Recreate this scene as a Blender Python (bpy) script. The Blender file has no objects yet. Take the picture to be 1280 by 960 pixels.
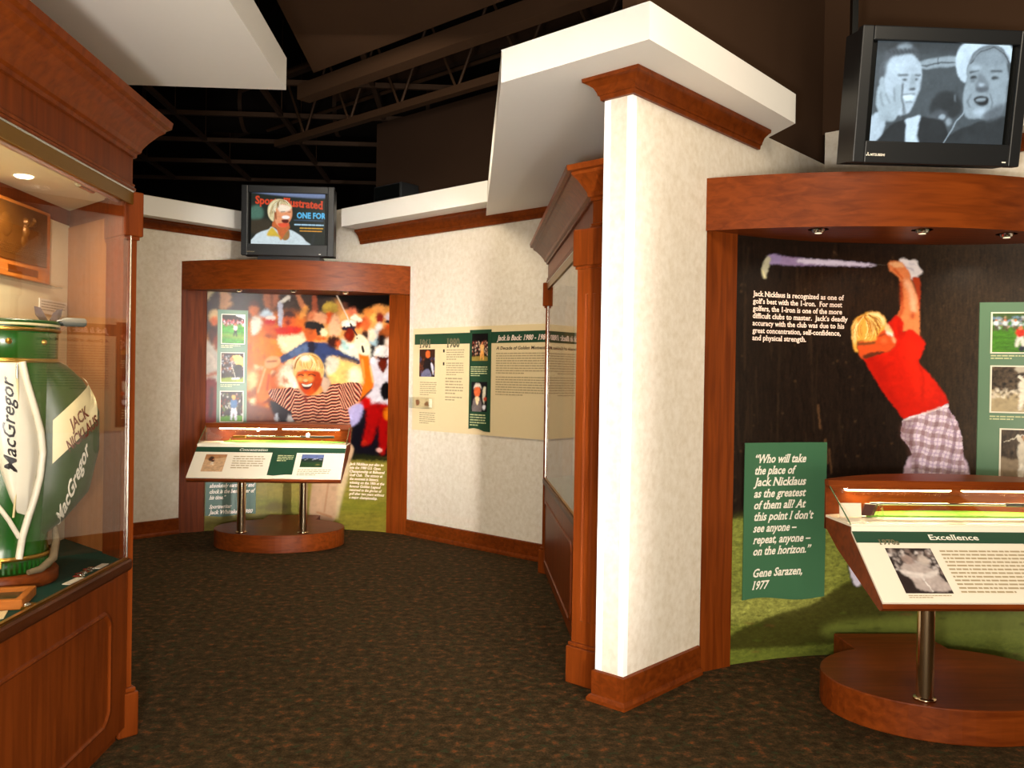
import bpy, bmesh, math, random
import numpy as np
from mathutils import Vector, Matrix
C = bpy.context.scene.collection
scene = bpy.context.scene
R = math.radians
Q = 2 ** -0.5

# ---------------------------------------------------------------- camera, world, lights, exposure
cam_d = bpy.data.cameras.new('camera'); cam = bpy.data.objects.new('camera', cam_d); C.objects.link(cam)
cam_d.sensor_width = 36; cam_d.lens = 36 * 1082 / 1280; cam_d.clip_start = 0.05
yaw, pit, rol = R(2.92), R(-0.41), R(0.93)
fw = Vector((math.sin(yaw) * math.cos(pit), math.cos(yaw) * math.cos(pit), math.sin(pit)))
rt = Vector((math.cos(yaw), -math.sin(yaw), 0)); up = rt.cross(fw)
r2 = math.cos(rol) * rt + math.sin(rol) * up; u2 = -math.sin(rol) * rt + math.cos(rol) * up
m = Matrix((r2, u2, -fw)).transposed().to_4x4(); m.translation = Vector((0, 0, 1.6))
cam.matrix_world = m
scene.camera = cam
scene.view_settings.view_transform = 'Standard'; scene.view_settings.look = 'None'
scene.view_settings.gamma = 1; scene.view_settings.use_curve_mapping = False
scene.view_settings.exposure = 0.0
world = bpy.data.worlds.new('world'); scene.world = world; world.use_nodes = True
bg = world.node_tree.nodes['Background']; bg.inputs[0].default_value = (1.0, 0.86, 0.7, 1); bg.inputs[1].default_value = 0.12

def area(name, loc, target, size, power, color, shape='DISK'):
    d = bpy.data.lights.new(name, 'AREA'); d.shape = shape; d.energy = power; d.color = color
    if shape == 'RECTANGLE': d.size, d.size_y = size
    else: d.size = size
    o = bpy.data.objects.new(name, d); C.objects.link(o); o.location = loc
    o.rotation_euler = (Vector(target) - Vector(loc)).to_track_quat('-Z', 'Y').to_euler()
    return o
def spot(name, loc, target, power, color, angle=70, blend=0.8, r=0.03):
    d = bpy.data.lights.new(name, 'SPOT'); d.energy = power; d.color = color; d.spot_size = R(angle); d.spot_blend = blend
    d.shadow_soft_size = r
    o = bpy.data.objects.new(name, d); C.objects.link(o); o.location = loc
    o.rotation_euler = (Vector(target) - Vector(loc)).to_track_quat('-Z', 'Y').to_euler()
    return o
WARM = (1.0, 0.86, 0.66); NEUT = (1.0, 0.955, 0.905)
area('flash_near_camera', (-0.35, -0.2, 1.35), (0.1, 6, 1.9), 0.22, 124, NEUT)
area('flash_right', (1.1, 0.0, 1.3), (1.2, 7, 1.5), 0.12, 17, NEUT)
st_ = area('strip_softbox', (1.17, 0.0, 1.55), (-1.0, 8.5, 1.55), (0.12, 2.6), 36, NEUT, 'RECTANGLE'); st_.data.spread = R(25)
area('track_light_main', (-0.9, 6.0, 3.9), (-0.8, 7.4, 0.8), 1.0, 60, WARM)
area('track_light_right', (2.0, 2.2, 3.9), (2.3, 4.6, 1.3), 1.0, 52, WARM)
area('rear_fill_light', (0.2, -3.0, 0.8), (0.2, 3, 3.4), 3.0, 380, (1.0, 0.86, 0.66))  # added unseen fill from behind the viewer, brightens the soffit undersides

# ---------------------------------------------------------------- materials
def s2l(c):
    c = np.asarray(c, float) / 255.0
    return np.where(c <= 0.04045, c / 12.92, ((c + 0.055) / 1.055) ** 2.4)
def rgb(*c):
    v = s2l(c); return (float(v[0]), float(v[1]), float(v[2]), 1)
def newmat(name):
    mt = bpy.data.materials.new(name); mt.use_nodes = True
    nt = mt.node_tree; return mt, nt, nt.nodes['Principled BSDF']
def plain(name, col, rough=0.5, metal=0.0, spec=0.5, noise=0.04, scale=30, coat=0, emit=0):
    mt, nt, b = newmat(name)
    tc = nt.nodes.new('ShaderNodeTexCoord'); n = nt.nodes.new('ShaderNodeTexNoise'); n.inputs['Scale'].default_value = scale
    hs = nt.nodes.new('ShaderNodeHueSaturation'); hs.inputs['Color'].default_value = col
    mr = nt.nodes.new('ShaderNodeMapRange'); mr.inputs[3].default_value = 1 - noise; mr.inputs[4].default_value = 1 + noise
    nt.links.new(tc.outputs['Object'], n.inputs['Vector']); nt.links.new(n.outputs['Fac'], mr.inputs[0])
    nt.links.new(mr.outputs[0], hs.inputs['Value']); nt.links.new(hs.outputs[0], b.inputs['Base Color'])
    b.inputs['Roughness'].default_value = rough; b.inputs['Metallic'].default_value = metal
    b.inputs['Specular IOR Level'].default_value = spec
    b.inputs['Coat Weight'].default_value = coat; b.inputs['Coat Roughness'].default_value = 0.1
    if emit:
        b.inputs['Emission Color'].default_value = col; b.inputs['Emission Strength'].default_value = emit
    return mt
def wood(name, c1, c2, rough=0.38, axis='Z', scale=1.0):
    mt, nt, b = newmat(name)
    tc = nt.nodes.new('ShaderNodeTexCoord'); mp = nt.nodes.new('ShaderNodeMapping')
    s = {'Z': (14, 14, 0.9), 'X': (0.9, 14, 14), 'Y': (14, 0.9, 14)}[axis]
    mp.inputs['Scale'].default_value = tuple(v * scale for v in s)
    n1 = nt.nodes.new('ShaderNodeTexNoise'); n1.inputs['Scale'].default_value = 2.2; n1.inputs['Detail'].default_value = 6; n1.inputs['Distortion'].default_value = 0.6
    n2 = nt.nodes.new('ShaderNodeTexNoise'); n2.inputs['Scale'].default_value = 1.4; n2.inputs['Detail'].default_value = 2
    nt.links.new(tc.outputs['Object'], mp.inputs['Vector']); nt.links.new(mp.outputs[0], n1.inputs['Vector']); nt.links.new(tc.outputs['Object'], n2.inputs['Vector'])
    ad = nt.nodes.new('ShaderNodeMath'); ad.operation = 'ADD'
    mu = nt.nodes.new('ShaderNodeMath'); mu.operation = 'MULTIPLY'; mu.inputs[1].default_value = 0.6
    nt.links.new(n2.outputs['Fac'], mu.inputs[0]); nt.links.new(n1.outputs['Fac'], ad.inputs[0]); nt.links.new(mu.outputs[0], ad.inputs[1])
    cr = nt.nodes.new('ShaderNodeValToRGB'); cr.color_ramp.elements[0].position = 0.55; cr.color_ramp.elements[1].position = 1.05
    cr.color_ramp.elements[0].color = c1; cr.color_ramp.elements[1].color = c2
    nt.links.new(ad.outputs[0], cr.inputs[0]); nt.links.new(cr.outputs[0], b.inputs['Base Color'])
    b.inputs['Roughness'].default_value = rough; b.inputs['Coat Weight'].default_value = 0.0; b.inputs['Specular IOR Level'].default_value = 0.15
    return mt
CH1, CH2 = rgb(88, 35, 6), rgb(122, 55, 14)
M = {}
M['wood'] = wood('cherry_wood', CH1, CH2)
M['wood_h'] = wood('cherry_wood_horizontal', CH1, CH2, axis='X')
M['wood_y'] = wood('cherry_wood_lengthwise', CH1, CH2, axis='Y')
M['wood_dark'] = wood('dark_edge_rail', rgb(58, 26, 9), rgb(78, 38, 14), axis='X')
M['wood_in'] = wood('light_brown_panel', rgb(150, 92, 45), rgb(168, 108, 58), 0.5)
M['frame_wood'] = wood('oak_frame', rgb(150, 80, 25), rgb(190, 112, 45), 0.4, 'X')
def wallpaper():
    mt, nt, b = newmat('wallpaper')
    tc = nt.nodes.new('ShaderNodeTexCoord')
    n1 = nt.nodes.new('ShaderNodeTexNoise'); n1.inputs['Scale'].default_value = 17; n1.inputs['Detail'].default_value = 6; n1.inputs['Roughness'].default_value = 0.7
    n2 = nt.nodes.new('ShaderNodeTexNoise'); n2.inputs['Scale'].default_value = 28; n2.inputs['Detail'].default_value = 4
    nt.links.new(tc.outputs['Object'], n1.inputs['Vector']); nt.links.new(tc.outputs['Object'], n2.inputs['Vector'])
    mx = nt.nodes.new('ShaderNodeMix'); mx.data_type = 'FLOAT'; mx.inputs[0].default_value = 0.45
    nt.links.new(n1.outputs['Fac'], mx.inputs[2]); nt.links.new(n2.outputs['Fac'], mx.inputs[3])
    cr = nt.nodes.new('ShaderNodeValToRGB'); cr.color_ramp.elements[0].position = 0.36; cr.color_ramp.elements[1].position = 0.6
    cr.color_ramp.elements[0].color = rgb(214, 202, 181); cr.color_ramp.elements[1].color = rgb(229, 220, 204)
    nt.links.new(mx.outputs[0], cr.inputs[0]); nt.links.new(cr.outputs[0], b.inputs['Base Color'])
    bp = nt.nodes.new('ShaderNodeBump'); bp.inputs['Strength'].default_value = 0.08; bp.inputs['Distance'].default_value = 0.004
    nt.links.new(n2.outputs['Fac'], bp.inputs['Height']); nt.links.new(bp.outputs[0], b.inputs['Normal'])
    b.inputs['Roughness'].default_value = 0.6; b.inputs['Specular IOR Level'].default_value = 0.3
    return mt
M['paper'] = wallpaper()
def carpet():
    mt, nt, b = newmat('carpet')
    tc = nt.nodes.new('ShaderNodeTexCoord')
    mp = nt.nodes.new('ShaderNodeMapping'); mp.inputs['Scale'].default_value = (1, 1.0, 1)
    n1 = nt.nodes.new('ShaderNodeTexNoise'); n1.inputs['Scale'].default_value = 19; n1.inputs['Detail'].default_value = 5; n1.inputs['Roughness'].default_value = 0.65
    n2 = nt.nodes.new('ShaderNodeTexNoise'); n2.inputs['Scale'].default_value = 110; n2.inputs['Detail'].default_value = 3
    n3 = nt.nodes.new('ShaderNodeTexNoise'); n3.inputs['Scale'].default_value = 22; n3.inputs['Detail'].default_value = 4
    nt.links.new(tc.outputs['Object'], mp.inputs['Vector'])
    for n in (n1, n2, n3): nt.links.new(mp.outputs[0], n.inputs['Vector'])
    cr = nt.nodes.new('ShaderNodeValToRGB'); e = cr.color_ramp.elements
    e[0].position = 0.36; e[0].color = rgb(45, 33, 15); e[1].position = 0.72; e[1].color = rgb(122, 66, 30)
    k = e.new(0.5); k.color = rgb(58, 46, 27); k = e.new(0.58); k.color = rgb(76, 55, 33)
    nt.links.new(n1.outputs['Fac'], cr.inputs[0])
    cg = nt.nodes.new('ShaderNodeValToRGB'); e = cg.color_ramp.elements
    e[0].position = 0.36; e[0].color = (0.7, 0.74, 0.64, 1); e[1].position = 0.66; e[1].color = (1.25, 1.18, 1.1, 1)
    nt.links.new(n2.outputs['Fac'], cg.inputs[0])
    mx = nt.nodes.new('ShaderNodeMix'); mx.data_type = 'RGBA'; mx.blend_type = 'MULTIPLY'; mx.inputs[0].default_value = 1
    nt.links.new(cr.outputs[0], mx.inputs[6]); nt.links.new(cg.outputs[0], mx.inputs[7])
    m2 = nt.nodes.new('ShaderNodeMix'); m2.data_type = 'RGBA'; m2.blend_type = 'MIX'
    mr = nt.nodes.new('ShaderNodeMapRange'); mr.inputs[1].default_value = 0.58; mr.inputs[2].default_value = 0.66
    nt.links.new(n3.outputs['Fac'], mr.inputs[0]); nt.links.new(mr.outputs[0], m2.inputs[0])
    nt.links.new(mx.outputs[2], m2.inputs[6]); m2.inputs[7].default_value = rgb(50, 52, 30)
    nt.links.new(m2.outputs[2], b.inputs['Base Color'])
    bp = nt.nodes.new('ShaderNodeBump'); bp.inputs['Strength'].default_value = 0.5; bp.inputs['Distance'].default_value = 0.01
    nt.links.new(n2.outputs['Fac'], bp.inputs['Height']); nt.links.new(bp.outputs[0], b.inputs['Normal'])
    b.inputs['Roughness'].default_value = 0.95; b.inputs['Specular IOR Level'].default_value = 0.1
    return mt
M['carpet'] = carpet()
M['soffit'] = plain('soffit_paint', rgb(240, 236, 228), 0.6, spec=0.3, noise=0.01)
M['dark_wall'] = plain('dark_brown_paint', rgb(64, 45, 31), 0.9, spec=0.1, noise=0.1, scale=2)
M['dark_wall2'] = plain('very_dark_brown_paint', rgb(44, 30, 21), 0.9, spec=0.1, noise=0.1, scale=2)
M['black_ceiling'] = plain('black_ceiling_paint', rgb(20, 15, 12), 0.9, spec=0.1, noise=0.3, scale=1.5)
M['steel_brown'] = plain('brown_painted_steel', rgb(62, 43, 29), 0.6, spec=0.2, noise=0.1)
M['guard'] = plain('clear_vinyl_guard', rgb(250, 250, 248), 0.25, noise=0.0, coat=0.5)
M['black_plastic'] = plain('black_plastic', rgb(22, 24, 26), 0.4, noise=0.02)
M['black_glossy'] = plain('dark_screen_border', rgb(6, 8, 8), 0.25, noise=0.0)
M['green_print'] = plain('dark_green_print', rgb(24, 66, 44), 0.45, noise=0.02)
M['card_green'] = plain('quote_card_green', rgb(62, 108, 76), 0.4, noise=0.03, scale=3)
M['strip_green'] = plain('photo_strip_green', rgb(92, 126, 96), 0.35, noise=0.08, scale=2.5)
M['card_teal'] = plain('quote_card_teal', rgb(66, 100, 84), 0.4, noise=0.05, scale=3)
M['cream_print'] = plain('cream_print', rgb(226, 205, 160), 0.45, noise=0.015)
M['white_print'] = plain('white_print', rgb(236, 226, 205), 0.4, noise=0.01)
M['ink_white'] = plain('white_lettering', rgb(245, 238, 222), 0.5, noise=0.0)
M['ink_pink'] = plain('pale_pink_lettering', rgb(240, 215, 200), 0.5, noise=0.0)
M['ink_dark'] = plain('dark_lettering', rgb(56, 46, 34), 0.5, noise=0.0)
M['ink_grey'] = plain('grey_lettering', rgb(172, 154, 118), 0.5, noise=0.0)
M['ink_olive'] = plain('olive_numerals', rgb(112, 104, 78), 0.5, noise=0.0)
M['ink_pale'] = plain('pale_green_lettering', rgb(196, 200, 150), 0.5, noise=0.0)
M['ink_brown'] = plain('brown_red_lettering', rgb(96, 32, 18), 0.5, noise=0.0)
M['chrome'] = plain('warm_chrome', rgb(220, 196, 160), 0.14, metal=1.0, noise=0.0)
M['brass'] = plain('brass', rgb(190, 140, 50), 0.28, metal=1.0, noise=0.03)
M['brass_flat'] = plain('antique_brass_strip', rgb(120, 84, 22), 0.35, metal=0.35, noise=0.05)
M['steel'] = plain('polished_steel', rgb(200, 200, 195), 0.2, metal=1.0, noise=0.0)
M['felt'] = plain('dark_green_felt', rgb(14, 58, 48), 0.85, spec=0.15, noise=0.06)
M['turf'] = plain('green_turf', rgb(110, 170, 50), 0.8, noise=0.35, scale=90)
M['case_cream'] = plain('case_back_cream', rgb(222, 204, 164), 0.6, noise=0.02)
M['lamp'] = plain('lamp_glow', (1.0, 0.78, 0.42, 1), 0.5, noise=0.0, emit=14)
M['lamp_dim'] = plain('puck_lamp_lens', (1.0, 0.85, 0.6, 1), 0.5, noise=0.0, emit=0.8)
M['lamp_case'] = plain('case_lamp_lens', (1.0, 0.85, 0.55, 1), 0.5, noise=0.0, emit=12)
M['leather_green'] = plain('green_leather', rgb(14, 84, 18), 0.25, noise=0.18, scale=14, coat=0.3)
M['leather_dark'] = plain('dark_green_leather', rgb(22, 60, 10), 0.34, noise=0.15, scale=14, coat=0.0, spec=0.3)
M['leather_white'] = plain('white_leather', rgb(236, 230, 212), 0.35, noise=0.04, scale=10)
M['leather_cream'] = plain('cream_leather_band', rgb(222, 206, 158), 0.4, noise=0.03)
M['worn_leather'] = plain('worn_tan_leather', rgb(120, 104, 78), 0.6, noise=0.3, scale=40)
M['gold'] = plain('gold_trim', rgb(190, 150, 70), 0.3, metal=0.9, noise=0.1)
M['bronze'] = plain('bronze_relief', rgb(112, 68, 20), 0.36, metal=0.5, noise=0.15, scale=12)
M['grip'] = plain('grey_rubber_grip', rgb(105, 104, 98), 0.7, noise=0.08)
M['copper'] = plain('dark_copper_iron', rgb(64, 32, 22), 0.4, metal=0.2, noise=0.2, scale=60)
M['red_ribbon'] = plain('red_ribbon', rgb(150, 30, 24), 0.6, noise=0.05)
M['dark_photo'] = plain('dark_printed_picture', rgb(54, 48, 26), 0.3, noise=0.5, scale=14)
def glass(name, tint=(1, 1, 1, 1), base=0.04, gain=0.96):
    mt = bpy.data.materials.new(name); mt.use_nodes = True; nt = mt.node_tree
    nt.nodes.remove(nt.nodes['Principled BSDF'])
    lw = nt.nodes.new('ShaderNodeLayerWeight'); lw.inputs[0].default_value = 0.5
    p = nt.nodes.new('ShaderNodeMath'); p.operation = 'POWER'; p.inputs[1].default_value = 5
    mu = nt.nodes.new('ShaderNodeMath'); mu.operation = 'MULTIPLY_ADD'; mu.inputs[1].default_value = gain; mu.inputs[2].default_value = base; mu.use_clamp = True
    tr = nt.nodes.new('ShaderNodeBsdfTransparent'); tr.inputs[0].default_value = tint
    gl = nt.nodes.new('ShaderNodeBsdfGlossy'); gl.inputs['Roughness'].default_value = 0.0
    mx = nt.nodes.new('ShaderNodeMixShader')
    nt.links.new(lw.outputs['Facing'], p.inputs[0]); nt.links.new(p.outputs[0], mu.inputs[0]); nt.links.new(mu.outputs[0], mx.inputs[0])
    nt.links.new(tr.outputs[0], mx.inputs[1]); nt.links.new(gl.outputs[0], mx.inputs[2])
    nt.links.new(mx.outputs[0], nt.nodes['Material Output'].inputs[0])
    return mt
M['glass'] = glass('clear_glass')
M['glass_edge'] = plain('green_glass_edge', rgb(70, 105, 70), 0.2, noise=0.0)
M['acrylic'] = glass('clear_acrylic', (0.93, 0.96, 0.95, 1), 0.12)
def art_mat(name, emit=0.0, rough=0.35):
    mt, nt, b = newmat(name)
    a = nt.nodes.new('ShaderNodeAttribute'); a.attribute_name = 'art'
    b.inputs['Roughness'].default_value = rough
    if emit:
        b.inputs['Base Color'].default_value = (0.01, 0.01, 0.01, 1)
        nt.links.new(a.outputs['Color'], b.inputs['Emission Color']); b.inputs['Emission Strength'].default_value = emit
    else:
        nt.links.new(a.outputs['Color'], b.inputs['Base Color'])
    b.inputs['Specular IOR Level'].default_value = 0.12 if emit else 0.28
    return mt
M['art'] = art_mat('printed_artwork'); M['screen'] = art_mat('lit_screen', 1.0)

# ---------------------------------------------------------------- mesh helpers
class MB:
    def __init__(s): s.v = []; s.f = []; s.sm = []
    def add(s, vs, fs, smooth=False):
        n = len(s.v); s.v += [tuple(map(float, v)) for v in vs]; s.f += [[n + i for i in f] for f in fs]; s.sm += [smooth] * len(fs); return s
    def box(s, x0, x1, y0, y1, z0, z1):
        return s.prism([(x0, y0), (x1, y0), (x1, y1), (x0, y1)], z0, z1)
    def prism(s, poly, z0, z1):
        a = sum(poly[i][0] * poly[(i + 1) % len(poly)][1] - poly[(i + 1) % len(poly)][0] * poly[i][1] for i in range(len(poly)))
        if a < 0: poly = poly[::-1]
        n = len(poly)
        vs = [(p[0], p[1], z0) for p in poly] + [(p[0], p[1], z1) for p in poly]
        return s.add(vs, [list(range(n))[::-1], list(range(n, 2 * n))] + [[i, (i + 1) % n, n + (i + 1) % n, n + i] for i in range(n)])
    def obox(s, c, ax, ay, az):           # centre and three half-axis vectors
        c, ax, ay, az = map(Vector, (c, ax, ay, az))
        if ax.cross(ay).dot(az) < 0: ax = -ax
        vs = [c + i * ax + j * ay + k * az for k in (-1, 1) for j in (-1, 1) for i in (-1, 1)]
        return s.add(vs, [[0, 2, 3, 1], [4, 5, 7, 6], [0, 1, 5, 4], [2, 6, 7, 3], [0, 4, 6, 2], [1, 3, 7, 5]])
    def sweep(s, prof, path, left=1):     # prof: (out, z); path: xy points; out is to the left*side
        path = [Vector(p) for p in path]; n = len(path); k = len(prof); rings = []
        for i, p in enumerate(path):
            d0 = (path[i] - path[i - 1]).normalized() if i else None; d1 = (path[i + 1] - path[i]).normalized() if i < n - 1 else None
            d0 = d0 or d1; d1 = d1 or d0
            n0 = Vector((-d0.y, d0.x)) * left; n1 = Vector((-d1.y, d1.x)) * left
            b = (n0 + n1).normalized(); b = b / max(0.3, b.dot(n0))
            rings.append([(p.x + b.x * o, p.y + b.y * o, z) for o, z in prof])
        vs = [v for r in rings for v in r]; fs = []
        for i in range(n - 1):
            for j in range(k):
                a = i * k + j; b2 = i * k + (j + 1) % k
                fs.append([a, b2, b2 + k, a + k])
        fs += [list(range(k))[::-1], list(range((n - 1) * k, n * k))]
        return s.add(vs, fs)
    def tube(s, pts, r, seg=10, smooth=True, cap=True):
        pts = [Vector(p) for p in pts]; n = len(pts); rr = r if isinstance(r, (list, tuple)) else [r] * n
        vs = []; fs = []; prev = None
        for i, p in enumerate(pts):
            d = (pts[min(i + 1, n - 1)] - pts[max(i - 1, 0)]).normalized()
            a = prev if prev is not None else (Vector((0, 0, 1)) if abs(d.z) < .9 else Vector((1, 0, 0)))
            a = (a - d * a.dot(d)).normalized(); prev = a; b = d.cross(a)
            vs += [p + (a * math.cos(t) + b * math.sin(t)) * rr[i] for t in [2 * math.pi * j / seg for j in range(seg)]]
        for i in range(n - 1):
            for j in range(seg):
                fs.append([i * seg + j, i * seg + (j + 1) % seg, (i + 1) * seg + (j + 1) % seg, (i + 1) * seg + j])
        s.add(vs, fs, smooth)
        if cap: s.add([v for v in vs[:seg]] + [v for v in vs[-seg:]], [list(range(seg))[::-1], list(range(seg, 2 * seg))])
        return s
    def lathe(s, prof, c=(0, 0, 0), seg=32, smooth=True, sy=1.0):
        vs = []; fs = []; k = len(prof)
        for j in range(seg):
            t = 2 * math.pi * j / seg
            vs += [(c[0] + r * math.cos(t), c[1] + r * math.sin(t) * sy, c[2] + z) for r, z in prof]
        for j in range(seg):
            for i in range(k - 1):
                a = j * k + i; b = ((j + 1) % seg) * k + i
                fs.append([a, b, b + 1, a + 1])
        return s.add(vs, fs, smooth)
    def map(s, fn): s.v = [tuple(fn(*v)) for v in s.v]; return s
    def mesh(s, name, mat):
        me = bpy.data.meshes.new(name); me.from_pydata(s.v, [], s.f); me.materials.append(mat)
        me.polygons.foreach_set('use_smooth', s.sm); me.update(); return me
def link(name, me, parent=None, loc=None):
    o = bpy.data.objects.new(name, me); C.objects.link(o)
    if parent: o.parent = parent
    if loc: o.location = loc
    return o
def part(name, mb, mat, parent=None, label=None, loc=None):
    o = link(name, mb.mesh(name, M[mat]), parent, loc)
    if label: o['label'] = label
    return o
def bevel(o, w=0.004, seg=2):
    md = o.modifiers.new('bevel', 'BEVEL'); md.width = w; md.segments = seg; md.limit_method = 'ANGLE'; md.angle_limit = R(40); return o
def thing(name, label, cat, loc=(0, 0, 0), rot=0, group=None):
    o = bpy.data.objects.new(name, None); C.objects.link(o); o.location = loc; o.rotation_euler = (0, 0, rot)
    o.empty_display_size = 0.1; o['label'] = label; o['category'] = cat
    if group: o['group'] = group
    return o
def tag(o, label, cat, group=None):
    o['label'] = label; o['category'] = cat
    if group: o['group'] = group
    return o
def struct(name, mb, mat, label, cat):
    o = part(name, mb, mat); o['kind'] = 'structure'; o['label'] = label; o['category'] = cat; return o
random.seed(4); rng = np.random.default_rng(7)

# text: the built-in letterforms, with slab serifs added at the flat stem ends
def text_mb(txt, size, width=None, bold=0.0, shear=0.0, serif=True, align='LEFT'):
    bold = min(bold, 0.06) * 0.72
    cu = bpy.data.curves.new('letters', 'FONT'); cu.body = txt; cu.size = 1; cu.offset = bold; cu.resolution_u = 2
    o = bpy.data.objects.new('letters', cu); C.objects.link(o)
    bpy.context.view_layer.update()
    me = bpy.data.meshes.new_from_object(o.evaluated_get(bpy.context.evaluated_depsgraph_get()))
    vs = [tuple(v.co) for v in me.vertices]; fs = [list(p.vertices) for p in me.polygons]
    if serif:
        cnt = {}
        for p in fs:
            for i in range(len(p)):
                e = tuple(sorted((p[i], p[(i + 1) % len(p)]))); cnt[e] = cnt.get(e, 0) + 1
        t = 0.05 + bold
        for (a, b), c in cnt.items():
            if c > 1: continue
            A, B = vs[a], vs[b]
            if abs(A[1] - B[1]) > 1e-3: continue
            x0, x1 = sorted((A[0], B[0])); w = x1 - x0
            if not 0.03 < w < 0.17 + 2 * bold: continue
            y = A[1]; d = 0.045
            for lv, sg in ((-bold, 1), (0.54 + bold, -1), (0.72 + bold, -1), (0.70 + bold, -1), (0.75 + bold, -1)):
                if abs(y - lv) < 0.035:
                    n = len(vs); vs += [(x0 - d, y, 0), (x1 + d, y, 0), (x1 + d, y + sg * t, 0), (x0 - d, y + sg * t, 0)]; fs.append([n, n + 1, n + 2, n + 3]); break
    bpy.data.objects.remove(o); bpy.data.curves.remove(cu); bpy.data.meshes.remove(me)
    if not vs: return MB()
    xs = [v[0] for v in vs]; x0, x1 = min(xs), max(xs); k = size / 0.72
    kx = (width / (x1 - x0)) if width else k
    sh = {'LEFT': 0, 'CENTER': (x1 - x0) * kx / 2, 'RIGHT': (x1 - x0) * kx}[align]
    out = MB(); out.v = [((v[0] - x0) * kx - sh + shear * v[1] * k, 0, v[1] * k) for v in vs]; out.f = fs; out.sm = [False] * len(fs)
    return out            # in the x-z plane, facing -y
def words(w, h, n, rnd, fill=0.9, thick=0.5):      # rows of tiny word shapes, too small to be read
    mb = MB(); dy = h / n
    for i in range(n):
        x = 0; z = -i * dy; end = w * (fill if i < n - 1 else 0.55) * (0.93 + 0.07 * rnd.random())
        while x < end:
            l = dy * thick * rnd.uniform(1.2, 5.5); l = min(l, end - x)
            if l > dy * .3: mb.add([(x, 0, z - dy * thick), (x + l, 0, z - dy * thick), (x + l, 0, z), (x, 0, z)], [[0, 1, 2, 3]])
            x += l + dy * thick * 0.55
    return mb

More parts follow.
